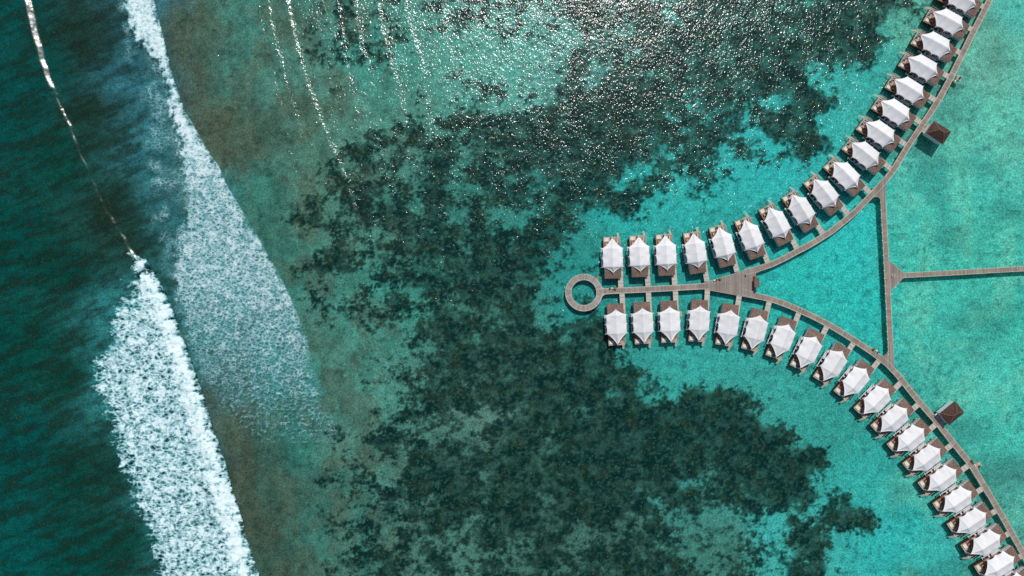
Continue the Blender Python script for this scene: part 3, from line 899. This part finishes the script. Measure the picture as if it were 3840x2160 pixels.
# planter disc on the arrowhead deck
r = empty('round_planter', W(3348.3, 1034.5, DECK + 0.02) * 1.0)
MB().lathe(0, 0, [(0.5, 0), (0.66, 0.35), (0.66, 0.45), (0.56, 0.45), (0.54, 0.36)], 20).build('bowl', M['white'], r)
MB().lathe(0, 0, [(0.53, 0.365), (0.50, 0.47), (0.2, 0.52)], 14).build('soil', M['soil'], r)
tag(r, 'round white-rimmed planter bowl in the middle of the arrowhead-shaped deck', 'planter')

# ------------------------------------------------------------------ overwater villas
ORD = ['first', 'second', 'third', 'fourth', 'fifth', 'sixth', 'seventh', 'eighth', 'ninth', 'tenth', 'eleventh', 'twelfth', 'thirteenth',
       'fourteenth', 'fifteenth', 'sixteenth', 'seventeenth', 'eighteenth', 'nineteenth', 'twentieth']

def bez(p0, p1, p2, n):
    return [((1 - t) ** 2 * p0[0] + 2 * t * (1 - t) * p1[0] + t * t * p2[0], (1 - t) ** 2 * p0[1] + 2 * t * (1 - t) * p1[1] + t * t * p2[1]) for t in [k / n for k in range(n + 1)]]

def canopy_mesh(m, tip_s, tip_l):
    # outline rows (half width, y) from the landward tip to the seaward tip
    rows = []
    land = bez((0.0, -3.8 - tip_l), (1.6, -3.8 - 0.30 * tip_l), (4.4, -3.8), 10)
    rows += land
    for a, b in ((-3.8, 0.0), (0.0, 3.8)):
        for k in range(1, 9):
            f = k / 8; wv = 4.2 + (0.06 if abs(b if f == 1 else a) > 1 else 0)
            rows.append((4.34 - 0.30 * 4 * f * (1 - f), a + (b - a) * f))
    rows += bez((4.4, 3.8), (2.1, 3.8 + 0.27 * tip_s), (0.0, 3.8 + tip_s), 14)[1:]
    def zz(w, y, s):
        # ridge height
        if y > 3.8: rz = 6.3 - 1.6 * ((y - 3.8) / tip_s)
        elif y < -3.8: rz = 6.3 - 1.7 * ((-3.8 - y) / tip_l)
        else: rz = 6.3 - 0.12 * (1 - abs((abs(y) - 1.9) / 1.9))
        if y > 3.8: ez = 3.95 + 0.75 * ((y - 3.8) / tip_s) ** 1.5 + 0.35 * math.sin(math.pi * min(1, (y - 3.8) / tip_s))
        elif y < -3.8: ez = 3.95 + 0.65 * ((-3.8 - y) / tip_l) ** 1.5 + 0.3 * math.sin(math.pi * min(1, (-3.8 - y) / tip_l))
        else: ez = 3.95 + 0.55 * math.sin(math.pi * abs(y) / 3.8)
        a = abs(s)
        sag = -0.28 * math.sin(math.pi * a)
        rib = 0.10 * (math.exp(-((abs(y) - 3.8) / 0.3) ** 2) + math.exp(-(y / 0.3) ** 2)) * math.sin(math.pi * min(1, a))
        return rz + (ez - rz) * (0.80 * a + 0.20 * a * a) + sag + rib
    me = bpy.data.meshes.new('canopy'); n = 12
    v = []; f = []
    for (w, y) in rows:
        for k in range(-n, n + 1):
            s = k / n
            v.append((w * s * m, y, zz(w, y, s)))
    N = 2 * n + 1
    for j in range(len(rows) - 1):
        for k in range(N - 1):
            a = j * N + k; q = (a, a + 1, a + N + 1, a + N)
            f.append(q if m > 0 else q[::-1])
    me.from_pydata(v, [], f)
    bm = bmesh.new(); bm.from_mesh(me); bmesh.ops.remove_doubles(bm, verts=bm.verts, dist=1e-3)
    for fc in bm.faces: fc.smooth = True
    bm.normal_update()
    bmesh.ops.solidify(bm, geom=bm.faces[:], thickness=0.03)
    bm.to_mesh(me); bm.free()
    me.materials.append(M['canvas'])
    return me

def make_villa(m, tip_s, tip_l):
    root = empty('overwater_villa')
    def B(): return MB(m)
    o = bpy.data.objects.new('canopy', canopy_mesh(m, tip_s, tip_l)); COL.objects.link(o); o.parent = root
    fe = 3.8 + tip_s + 0.55           # front edge of the deck
    # bathroom block with shingle roof
    zy = lambda y: 4.10 + (y + 3.2) * 0.215                       # lean-to roof falling towards the boardwalk
    w = B(); w.prism([(-3.25, -8.2), (3.0, -8.2), (3.0, -3.2), (-3.25, -3.2)], 1.2, 3.0)
    for (xa, ya_), (xb, yb_) in (((-3.25, -8.2), (3.0, -8.2)), ((3.0, -8.2), (3.0, -3.2)), ((3.0, -3.2), (-3.25, -3.2)), ((-3.25, -3.2), (-3.25, -8.2))):
        w.face([(xa, ya_, 3.0), (xb, yb_, 3.0), (xb, yb_, zy(yb_)), (xa, ya_, zy(ya_))])
    w.build('wall', M['wall'], root)
    rf = B(); x_0, x_1, ya, yb = -3.30, 3.35, -8.5, -3.3
    q8 = [(x_0, ya), (x_1, ya), (x_1, yb), (x_0, yb)]
    rf.face([(x, y, zy(y) + .2) for x, y in q8]); rf.face([(x, y, zy(y) + .01) for x, y in q8[::-1]])
    for k in range(4):
        (xa, ya_), (xb, yb_) = q8[k], q8[(k + 1) % 4]
        rf.face([(xa, ya_, zy(ya_) + .01), (xb, yb_, zy(yb_) + .01), (xb, yb_, zy(yb_) + .2), (xa, ya_, zy(ya_) + .2)])
    rf.build('shingle_roof', M['thatch'], root)
    lg = B()
    for y in (-7.3, -6.0, -4.6): lg.box(-3.27, -3.252, y, y + .07, 1.9, zy(y))
    lg.build('wall_joint', M['dark'], root)
    # main room
    B().box(-3.05, 3.05, -2.598, 3.5, 1.9, 3.72).build('wall', M['wall'], root)
    for y in (-1.9, 0.5):
        for a_, b_ in ((-3.075, -3.045), (3.045, 3.075)):
            B().box(a_, b_, y, y + 1.5, 2.3, 3.2).build('window', M['glass'], root)
    B().box(-2.4, 2.4, 3.49, 3.53, 1.95, 3.5).build('sliding_door', M['glass'], root)
    # floor and terrace
    B().box(-3.3, 3.3, -8.2, 6.6, 1.55, 1.88).build('platform', M['inner'], root)
    B().box(-3.3, 2.35, 6.603, fe, 1.30, 1.62).build('front_deck', M['front'], root)
    B().box(2.353, 3.55, 4.6, fe + .05, 1.0, 1.28).build('side_deck', M['front'], root)
    B().box(-3.42, -3.303, -2.0, fe, 0.35, 1.56).build('skirt', M['skirt'], root)
    B().box(-3.42, 2.3, fe + .003, fe + .09, 0.6, 1.5).build('skirt', M['skirt'], root)
    B().box(-3.25, 3.3, -8.3, -8.203, 0.6, 1.6).build('skirt', M['skirt'], root)
    # slot shadows boards on terracotta deck: joists
    # outrigger frame along the side
    fr = B()
    fr.box(-4.36, -4.10, -3.9, 4.4, 1.15, 1.45)
    for y in (-3.9, 0.0, 4.0):
        fr.box(-4.6, -3.43, y, y + .2, .93, 1.148)
    fr.build('outrigger_frame', M['wall'], root)
    B().box(-4.09, -3.43, -3.7, 0.35, 1.2, 1.9).build('side_slab', M['wall'], root)
    B().box(-4.09, -3.43, 1.15, 1.8, 1.2, 1.9).build('side_slab', M['wall'], root)
    fr2 = B(); fr2.box(3.32, 4.75, -0.12, 0.12, 1.3, 1.55); fr2.box(4.25, 4.5, -3.0, 0.2, 1.56, 1.8)
    fr2.build('outrigger_frame', M['rail'], root)
    # masts holding the corners
    for x in (-1, 1):
        for y in (-3.8, 0.0, 3.8):
            p = B(); p.bar((x * 4.3, y, 1.3), (x * 4.42, y * 1.01, 3.98), 0.10); p.lathe(x * 4.46, y * 1.01, [(0.10, 3.88), (0.15, 4.0), (0.10, 4.1)], 8)
            p.build('strut', M['white'], root)
    p = B(); p.bar((0, -6.3 , 4.3), (0, -3.8 - tip_l - .12, 4.68), 0.12); p.lathe(0, -3.8 - tip_l - .12, [(0.08, 4.5), (0.14, 4.66), (0.08, 4.8)], 8); p.build('mast', M['white'], root)
    p = B(); p.bar((0, fe - .3, 1.5), (0, 3.8 + tip_s + .1, 4.72), 0.12); p.lathe(0, 3.8 + tip_s + .1, [(0.08, 4.55), (0.13, 4.7), (0.08, 4.85)], 8); p.build('mast', M['white'], root)
    # stairs to the sea
    s = B()
    for q in range(7):
        y = fe + .1 + q * .26; z = 1.15 - q * .2
        s.box(2.5, 3.35, y, y + .17, z - .05, z)
    s.build('stair', M['rail'], root)
    rl = B()
    for y in (fe - 3.2, fe - 1.7, fe - .2): rl.box(3.56, 3.62, y, y + .06, 1.28, 2.2)
    rl.box(3.555, 3.625, fe - 3.2, fe - .14, 2.2, 2.27)
    rl.build('railing', M['rail'], root)
    # timber joint lines on the terracotta deck
    j = B()
    for x in (-2.2, -1.1, 1.1, 2.2): j.box(x, x + .06, 4.3, 6.55, 1.884, 1.90)
    j.build('deck_joint', M['dark'], root)
    for x in (-2.6, 0.0, 2.6):
        for y in (-7.4, -2.5, 2.5, 7.4):
            pc = pile_proto.copy(); COL.objects.link(pc); pc.parent = root; pc.location = (x * m, y, 0)
    return root, fe

def make_daybed(m, fe):
    r = empty('square_daybed')
    MB(m).box(-3.05, -1.15, fe - 2.0, fe - .45, 1.64, 1.86).build('base', M['rail'], r)
    MB(m).box(-2.98, -1.22, fe - 1.93, fe - .52, 1.862, 1.98).build('mattress', M['cushion'], r)
    return r
def make_table(m, fe):
    r = empty('stool_set')
    for k, (x, y) in enumerate(((-0.15, fe - .65), (0.3, fe - .75), (0.02, fe - 1.1))):
        MB(m).lathe(x, y, [(0.17, 1.64), (0.12, 1.8), (0.2, 2.02), (0.2, 2.08)], 8).build('stool', M['dark'], r)
    return r
def make_lounger(m, fe, dx):
    r = empty('deck_lounger')
    x = 1.05 + dx; y_ = fe - 2.15
    MB(m).box(x + .06, x + .66, y_ + .05, y_ + 1.35, 1.86, 1.90).build('seat', M['sling'], r)
    b = MB(m); b.face([(x + .06, y_ + .05, 1.9), (x + .66, y_ + .05, 1.9), (x + .66, y_ - .45, 2.35), (x + .06, y_ - .45, 2.35)]); b.build('backrest', M['sling'], r)
    f = MB(m)
    f.bar((x, y_ - .48, 2.36), (x, y_ + 1.4, 1.9), .09); f.bar((x + .72, y_ - .48, 2.36), (x + .72, y_ + 1.4, 1.9), .09)
    f.bar((x, y_ + 1.4, 1.9), (x + .72, y_ + 1.4, 1.9), .09)
    for q in (0, .72):
        for yy in (y_ + .2, y_ + 1.3): f.bar((x + q, yy, 1.64), (x + q, yy, 1.95), .07)
    f.build('frame', M['dark'], r)
    return r
def make_bench(m, fe, x):
    r = empty('curved_armchair')
    f = MB(m); y_ = 5.75
    f.bar((x, y_ - .5, 2.3), (x + .18, y_, 2.35), .14, .5); f.bar((x + .18, y_, 2.35), (x + .2, y_ + .45, 2.3), .14, .5)
    f.build('backrest', M['dark'], r)
    MB(m).box(x + .28, x + .85, y_ - .35, y_ + .35, 1.91, 2.2).build('seat', M['sling'], r)
    return r

UC = [(2298, 966.5), (2398.3, 960.9), (2498.5, 955.9), (2610, 947.7), (2714.5, 922.3), (2818.9, 891.9), (2917, 842), (3008, 791), (3096, 729), (3175, 660), (3248.4, 581.7), (3304.9, 501), (3361.8, 420.2), (3414, 338), (3465.8, 253.4), (3513.3, 167.7), (3561.2, 81.4), (3608, -3)]
LC = [(2311.8, 1216), (2411.7, 1210.6), (2512.8, 1205.6), (2623.1, 1201.9), (2732, 1217), (2836.4, 1236), (2937, 1268), (3034.7, 1312), (3128.3, 1363.4), (3212, 1425.5), (3291, 1497), (3357.6, 1568.5), (3420.2, 1642.8), (3480, 1716.7), (3539, 1793.5), (3595.5, 1873.8), (3649.7, 1954), (3702.8, 2035.3), (3754, 2116.8), (3804, 2198)]

def axes(C, seaside):
    out = []
    for i in range(len(C)):
        a = C[max(0, i - 1)]; b = C[min(len(C) - 1, i + 1)]
        tx, ty = b[0] - a[0], -(b[1] - a[1])          # world-oriented tangent
        n = Vector((-ty, tx)).normalized()
        if seaside < 0: n = -n
        out.append(n)
    return out

MAIN = {1: smooth_line([W(*p, DECK)[:2] for p in [(2252, 1093.5), (2291, 1091), (2403, 1086), (2527, 1079.5), (2640, 1066), (2700, 1050), (2778, 1024)] + UP[1:]], 0.6),
        -1: smooth_line([W(*p, DECK)[:2] for p in [(2252, 1093.5), (2291, 1091), (2403, 1086), (2527, 1079.5), (2660, 1078), (2764, 1096)] + LO[1:]], 0.6)}

def villa_row(C, m, rowname, seaside, tip_s, tip_l):
    proto, fe = make_villa(m, tip_s, tip_l)
    furn = [make_daybed(m, fe), make_table(m, fe), make_lounger(m, fe, 0), make_lounger(m, fe, 0.95) if m > 0 else None, make_bench(m, fe, -2.8), make_bench(m, fe, 1.7)]
    fn = ['cream square daybed on', 'small dark stools on',
          'lounger nearest the stools on', 'lounger nearest the sea stairs on',
          'dark armchair beside the daybed of', 'dark armchair beside the loungers of']
    fc = ['daybed', 'stools', 'lounger', 'lounger', 'armchair', 'armchair']
    N = axes(C, seaside)
    for i, ((px, py), n) in enumerate(zip(C, N)):
        which = 'the %s-row villa %s from the ring jetty' % (rowname, ORD[i])
        # canopy middle stands about 5 m above the water
        p = W(px, py, 4.3)
        if i == 0 and m > 0: n = Vector((-0.03, 1)).normalized()
        rz = math.atan2(n.y, n.x) - math.pi / 2
        v = proto if i == 0 else copy_tree(proto)
        v.location = (p.x, p.y, 0); v.rotation_euler = (0, 0, rz)
        side = ''
        if m > 0 and i == 0: lab = 'white-tented overwater villa at the ring-jetty end of the upper row'
        elif m < 0 and i == 0: lab = 'white-tented overwater villa at the ring-jetty end of the lower row'
        else: lab = 'white-tented overwater villa, %s from the ring jetty in the %s row' % (ORD[i], rowname)
        tag(v, lab, 'villa', 'white-tented villas along the curved boardwalks')
        for q, f in enumerate(furn):
            if f is None: continue
            g = f if i == 0 else copy_tree(f)
            g.location = (p.x, p.y, 0); g.rotation_euler = (0, 0, rz)
            tag(g, fn[q] + ' ' + which, fc[q], 'terrace furniture of the villas')
        # plank bridge to the boardwalk
        X_ = Vector((math.cos(rz), math.sin(rz))) * m
        Y_ = Vector((n.x, n.y))
        o2 = Vector((p.x, p.y)) + X_ * 3.35
        # walk landward until the boardwalk line is met
        best = min(MAIN[1 if m > 0 else -1], key=lambda q: abs((q - o2).dot(X_)) + (1e3 if (q - o2).dot(Y_) > 0 else 0) + 0.02 * abs((q - o2).dot(Y_)))
        L = -(best - o2).dot(Y_) - 1.0
        if L < 8 or L > 26: L = 13
        br = empty('plank_bridge', (o2.x, o2.y, 0), rz)
        mb = MB(); y_a, y_b = -L, -3.2
        mb.face([(-.95, y_a, 1.70), (.95, y_a, 1.70), (.95, y_b, 1.70), (-.95, y_b, 1.70)], [(0, -.95), (0, .95), (y_b - y_a, .95), (y_b - y_a, -.95)])
        mb.box(-.95, .95, y_a, y_b, 1.5, 1.694)
        mb.build('deck', M['branch'], br)
        e = MB(); e.box(-1.05, -.952, y_a, y_b, 1.42, 1.73); e.build('edge_beam', M['rail'], br)
        e = MB(); e.box(.952, 1.05, y_a, y_b, 1.42, 1.73); e.build('edge_beam', M['rail'], br)
        for yy in (y_a + 2.0,):
            put(pile_proto, br, (0.6, yy, 0)); put(pile_proto, br, (-0.6, yy, 0))
        tag(br, 'short pale plank bridge to the %s villa from the ring in the %s row' % (ORD[i], rowname), 'bridge', 'plank bridges between boardwalk and villas')

villa_row(UC, 1, 'upper', 1, 4.4, 2.45)
villa_row(LC, -1, 'lower', -1, 4.5, 2.35)

def towel(name_row, C, m, idx, side, mat, col):
    n = axes(C, m)[idx]; p = W(*C[idx], 4.3); rz = math.atan2(n.y, n.x) - math.pi / 2
    r = empty('beach_towel', (p.x, p.y, 0), rz)
    tw = MB(m)
    for k in range(6):
        z = 1.93 + 0.02 * math.sin(k * 1.7)
        tw.box(side, side + .75, 5.4 + k * .26, 5.4 + k * .26 + .258, z, z + .03)
    tw.build('cloth', mat, r)
    tag(r, '%s towel spread on the terrace of the %s %s-row villa from the ring jetty' % (col, ORD[idx], name_row), 'towel')
M['blue_cloth'] = simple('blue_cloth', (50, 100, 160), 0.9, 0.1, 3)
M['red_cloth'] = simple('red_cloth', (190, 60, 50), 0.9, 0.1, 3)
M['char_cloth'] = simple('charcoal_cloth', (48, 50, 54), 0.9, 0.1, 3)
towel('upper', UC, 1, 16, 1.9, M['blue_cloth'], 'blue')
towel('upper', UC, 1, 11, -2.0, M['red_cloth'], 'red')
towel('upper', UC, 1, 11, -0.3, M['char_cloth'], 'charcoal')

# yellow slatted board leaning outside the third lower villa
r = empty('slatted_board', W(2553.8, 1178, 2.2))
for k in range(7): MB().box(-.38, .38, -.95 + k * .28, -.77 + k * .28, 0.0, 0.06).build('slat', M['yellow'], r)
MB().box(-.40, -.30, -1.0, 1.0, -.08, -.003).build('side_rail', M['yellow'], r)
tag(r, 'yellow slatted board beside the canopy of the third lower villa', 'board')

# ------------------------------------------------------------------ pavilions with hipped roofs
def pavilion(corners, ridge, ze, zr, label, deckpts, wall_in, ledge=None):
    P = [W(*c, ze) for c in corners]; R = [W(*q, zr) for q in ridge]
    c = sum(P, Vector()) / 4; c.z = 0
    root = empty('thatched_pavilion', c)
    P = [p - c for p in P]; R = [q - c for q in R]
    rf = MB()
    # corners ordered A B C D; ridge[0] nearer side D-A, ridge[1] nearer side B-C
    A, B_, C_, D_ = P; r0, r1 = R
    for poly in ([A, B_, r1, r0], [B_, C_, r1], [C_, D_, r0, r1], [D_, A, r0]): rf.face(poly[::-1])
    lo = [p - Vector((0, 0, .22)) for p in P]
    for k in range(4): rf.face([lo[k], lo[(k + 1) % 4], P[(k + 1) % 4], P[k]])
    rf.face(lo[::-1])
    rf_o = rf.build('roof', M['thatch_dark'], root)
    cap = MB(); cap.bar(r0, r1, .28, .18)
    for a, b in ((A, r0), (D_, r0), (B_, r1), (C_, r1)): cap.bar(a, b, .22, .14)
    cap.build('ridge_cap', M['thatch'], rf_o)
    cc = sum(P, Vector()) / 4
    Wl = [cc + (p - cc) * wall_in for p in P]
    for k in range(4):
        a, b = Wl[k], Wl[(k + 1) % 4]
        d = (b - a).normalized(); nn = Vector((-d.y, d.x, 0)) * .07
        w = MB(); A4 = [(a + nn), (b + nn), (b - nn), (a - nn)]
        w.prism([(q.x, q.y) for q in A4], 1.55, ze - .24); w.build('wall', M['wall'], root)
    Dp = [W(*q, DECK) - c for q in deckpts]
    MB().prism([(q.x, q.y) for q in Dp], DECK - .2, DECK - 0.002).build('deck', M['front'], root)
    for q in Dp[:4]:
        pc = pile_proto.copy(); COL.objects.link(pc); pc.parent = root; pc.location = (q.x * .85, q.y * .85, 0)
    if ledge:
        a, b = [W(*q, 2.3) - c for q in ledge]
        e = MB(); e.bar(a, b, .26, .3); e.build('parapet', M['white'], root)
    tag(root, label, 'pavilion')

pavilion([(3503.5, 453), (3567.7, 493.4), (3537.3, 541.3), (3472.6, 498)], [(3524.3, 485.7), (3540, 496)], 5.1, 7.3,
         'brown hip-roofed pavilion beside the upper curved boardwalk', [(3484, 462), (3492, 470), (3548, 500), (3524, 532), (3468, 502), (3457, 494)], 0.86)
pavilion([(3523.9, 1551), (3582.3, 1504), (3617, 1547), (3559.5, 1595)], [(3576.5, 1560), (3590.5, 1549)], 5.1, 7.3,
         'brown hip-roofed pavilion beside the lower curved boardwalk', [(3506, 1556), (3561, 1512), (3590, 1545), (3540, 1590), (3530, 1592)], 0.86, ((3506, 1557), (3562, 1511)))

# ------------------------------------------------------------------ lookout stubs, pots, life-saving stations
def lookout(pts, pot, label, plabel):
    c = sum((W(*p, DECK) for p in pts), Vector()) / 4; c.z = 0
    root = empty('lookout_platform', c)
    P = [W(*p, DECK) - c for p in pts]
    MB().prism([(q.x, q.y) for q in P], DECK - .2, DECK + .022).build('deck', M['front'], root)
    MB().prism([(q.x * .85, q.y * .85) for q in P], 0.5, DECK - .203).build('base', M['beam'], root)
    tag(root, label, 'platform', 'small lookout platforms')
    g = empty('stone_pot', W(*pot, DECK + .03))
    MB().lathe(0, 0, [(.26, 0), (.46, .3), (.44, .6), (.36, .62), (.33, .45)], 14).build('pot', M['pile'], g)
    MB().lathe(0, 0, [(.33, .452), (.1, .5)], 12).build('filling', M['skirt'], g)
    tag(g, plabel, 'pot', 'dark pots on the lookout platforms')
lookout([(3590.6, 280), (3607.6, 287.4), (3601.4, 305.6), (3584.8, 296.5)], (3598.5, 292.4), 'small square lookout platform on the outer side of the upper boardwalk', 'round dark pot on the lookout platform of the upper boardwalk')
lookout([(3671.8, 1732.6), (3682.9, 1745.3), (3665, 1760), (3652.5, 1747)], (3671.3, 1748), 'small square lookout platform on the outer side of the lower boardwalk', 'round dark pot on the lookout platform of the lower boardwalk')

def shrub(px, py, leaf, label, rad=.62):
    p = W(px, py, DECK + 0.02)
    r = empty('potted_shrub', p)
    MB().lathe(0, 0, [(.2, 0), (.32, .42), (.34, .46), (.28, .46)], 10).build('pot', M['pile'], r)
    rr = random.Random(int(px * 7 + py)); f = MB()
    for k in range(260):
        a = rr.uniform(0, 6.283); el = math.acos(rr.uniform(-.3, 1)); q = rad * rr.uniform(.55, 1.0)
        c = Vector((q * math.sin(el) * math.cos(a), q * math.sin(el) * math.sin(a), .75 + .8 * q * math.cos(el)))
        d = Vector((rr.gauss(0, 1), rr.gauss(0, 1), rr.gauss(0, .6))).normalized() * .16
        e = d.cross(Vector((rr.gauss(0, 1), rr.gauss(0, 1), 1))).normalized() * .07
        f.face([c - d, c + e, c + d, c - e])
    f.build('foliage', M[leaf], r)
    tag(r, label, 'plant', 'potted shrubs along the boardwalks')
def white_box(px, py, ang, label):
    r = empty('white_bench', W(px, py, DECK + .02), ang)
    MB().box(-.42, .42, -.17, .17, .32, .46).build('seat', M['white'], r)
    for x in (-.34, .34):
        MB().box(x - .05, x + .05, -.15, .15, 0, .318).build('leg', M['white'], r)
    tag(r, label, 'bench', 'white benches beside the potted shrubs')
def red_box(px, py, label):
    r = empty('hose_cabinet', W(px, py, DECK + .02))
    MB().box(-.22, .22, -.2, .2, 0, .9).build('cabinet', M['red'], r)
    MB().box(-.25, .25, -.23, .23, .903, .96).build('lid', M['skirt'], r)
    tag(r, label, 'cabinet', 'red cabinets along the boardwalks')

shrub(2306.3, 1080.5, 'leaf', 'golden potted shrub on the spine boardwalk near the ring jetty')
white_box(2294, 1080.5, .03, 'white bench on the spine boardwalk near the ring jetty')
red_box(2286, 1081.5, 'dull red cabinet on the spine boardwalk near the ring jetty')
shrub(2699, 1045, 'leaf', 'golden potted shrub on the upper edge of the triangular plaza')
white_box(2678.5, 1051, .2, 'white bench on the upper edge of the triangular plaza')
red_box(2686, 1048.5, 'dull red cabinet on the upper edge of the triangular plaza')
shrub(3274.5, 1307.5, 'leaf', 'golden potted shrub by the lower end of the cross boardwalk')
white_box(3285.5, 1315, -.6, 'white bench by the lower end of the cross boardwalk')
red_box(3291.5, 1319.5, 'dull red cabinet by the lower end of the cross boardwalk')
shrub(3574.3, 312.5, 'leaf', 'golden potted shrub beside the upper lookout platform', .5)
white_box(3580.8, 303.5, 1.05, 'white bench beside the upper lookout platform')
shrub(3642.8, 1725.5, 'leaf', 'orange-yellow potted shrub beside the lower lookout platform', .5)
red_box(3646.5, 1735, 'dull red cabinet beside the lower lookout platform')
white_box(3653.5, 1742, -.9, 'white bench beside the lower lookout platform')
shrub(2829, 1037, 'leaf', 'yellow-green potted shrub at the upper end of the plaza kiosk', .6)
shrub(2830, 1091, 'leaf2', 'olive potted shrub below the plaza kiosk', .5)

# kiosk on the plaza
c = W(2831, 1060, DECK); r = empty('plaza_kiosk', (c.x, c.y, DECK + .014))
rf = MB(); hx, hy, ze, zr = 1.05, 1.95, 2.35, 2.75
A, B_, C_, D_ = [Vector(q) for q in ((-hx, -hy, ze), (hx, -hy, ze - .35), (hx, hy, ze - .35), (-hx, hy, ze))]
r0, r1 = Vector((.35, -hy, zr)), Vector((.35, hy, zr))
rf.face([A, r0, r1, D_]); rf.face([r0, B_, C_, r1]); rf.face([A, B_, r0]); rf.face([D_, r1, C_]); rf.face([D_, C_, B_, A])
rf.build('roof', M['thatch'], r)
for x in (-.85, .85):
    for y in (-1.7, 1.7): MB().box(x - .06, x + .06, y - .06, y + .06, 0, 2.1).build('post', M['skirt'], r)
MB().box(-.6, .8, -1.6, 1.6, 0, 1.0).build('counter', M['inner'], r)
tag(r, 'narrow brown-roofed kiosk at the water edge of the triangular plaza', 'kiosk')

# person walking across the plaza
def person(px, py, rz, label):
    base = W(px, py, DECK + .02)
    me = bpy.data.meshes.new('person')
    V = [(0, 0, .95), (0, 0, 1.2), (0, 0.01, 1.42), (0, .02, 1.52), (0, .04, 1.66),
         (-.19, 0, 1.42), (-.24, .05, 1.15), (-.22, .2, .95), (.19, 0, 1.42), (.25, -.05, 1.15), (.24, .05, .9),
         (-.1, 0, .92), (-.1, .16, .5), (-.1, .1, .06), (-.1, .24, .04), (.1, 0, .92), (.1, -.08, .5), (.1, -.26, .1), (.1, -.14, .04)]
    E = [(0, 1), (1, 2), (2, 3), (3, 4), (2, 5), (5, 6), (6, 7), (2, 8), (8, 9), (9, 10), (0, 11), (11, 12), (12, 13), (13, 14), (0, 15), (15, 16), (16, 17), (17, 18)]
    Rr = [.16, .15, .16, .06, .11, .07, .05, .035, .07, .05, .035, .1, .07, .045, .035, .1, .07, .045, .035]
    me.from_pydata(V, E, []); o = bpy.data.objects.new('person', me); COL.objects.link(o)
    o.modifiers.new('skin', 'SKIN'); ss = o.modifiers.new('sub', 'SUBSURF'); ss.levels = 1; ss.render_levels = 1
    for k, sv in enumerate(me.skin_vertices[0].data): sv.radius = (Rr[k], Rr[k]); sv.use_root = (k == 0)
    me.materials.append(M['skin'])
    o.location = base; o.rotation_euler = (0, 0, rz)
    hb = MB(); hb.lathe(0, .02, [(.06, 1.62), (.125, 1.68), (.12, 1.76), (.06, 1.815)], 12); hb.build('hair', M['hair'], o, True)
    sh = MB(); sh.lathe(0, 0, [(.19, .9), (.185, 1.1), (.215, 1.38), (.15, 1.47), (.08, 1.5)], 14)
    sh.bar((-.17, 0, 1.43), (-.245, .05, 1.17), .17); sh.bar((.17, 0, 1.43), (.255, -.05, 1.17), .17)
    sh.build('shirt', M['shirt'], o, False)
    tr = MB(); tr.lathe(0, 0, [(.17, .84), (.18, .94)], 12); tr.bar((-.1, 0, .92), (-.1, .16, .48), .21); tr.bar((.1, 0, .92), (.1, -.08, .48), .21)
    tr.build('shorts', M['trousers'], o)
    return tag(o, label, 'person')
person(2796, 1030, 0.4, 'person in a white shirt walking across the triangular plaza')
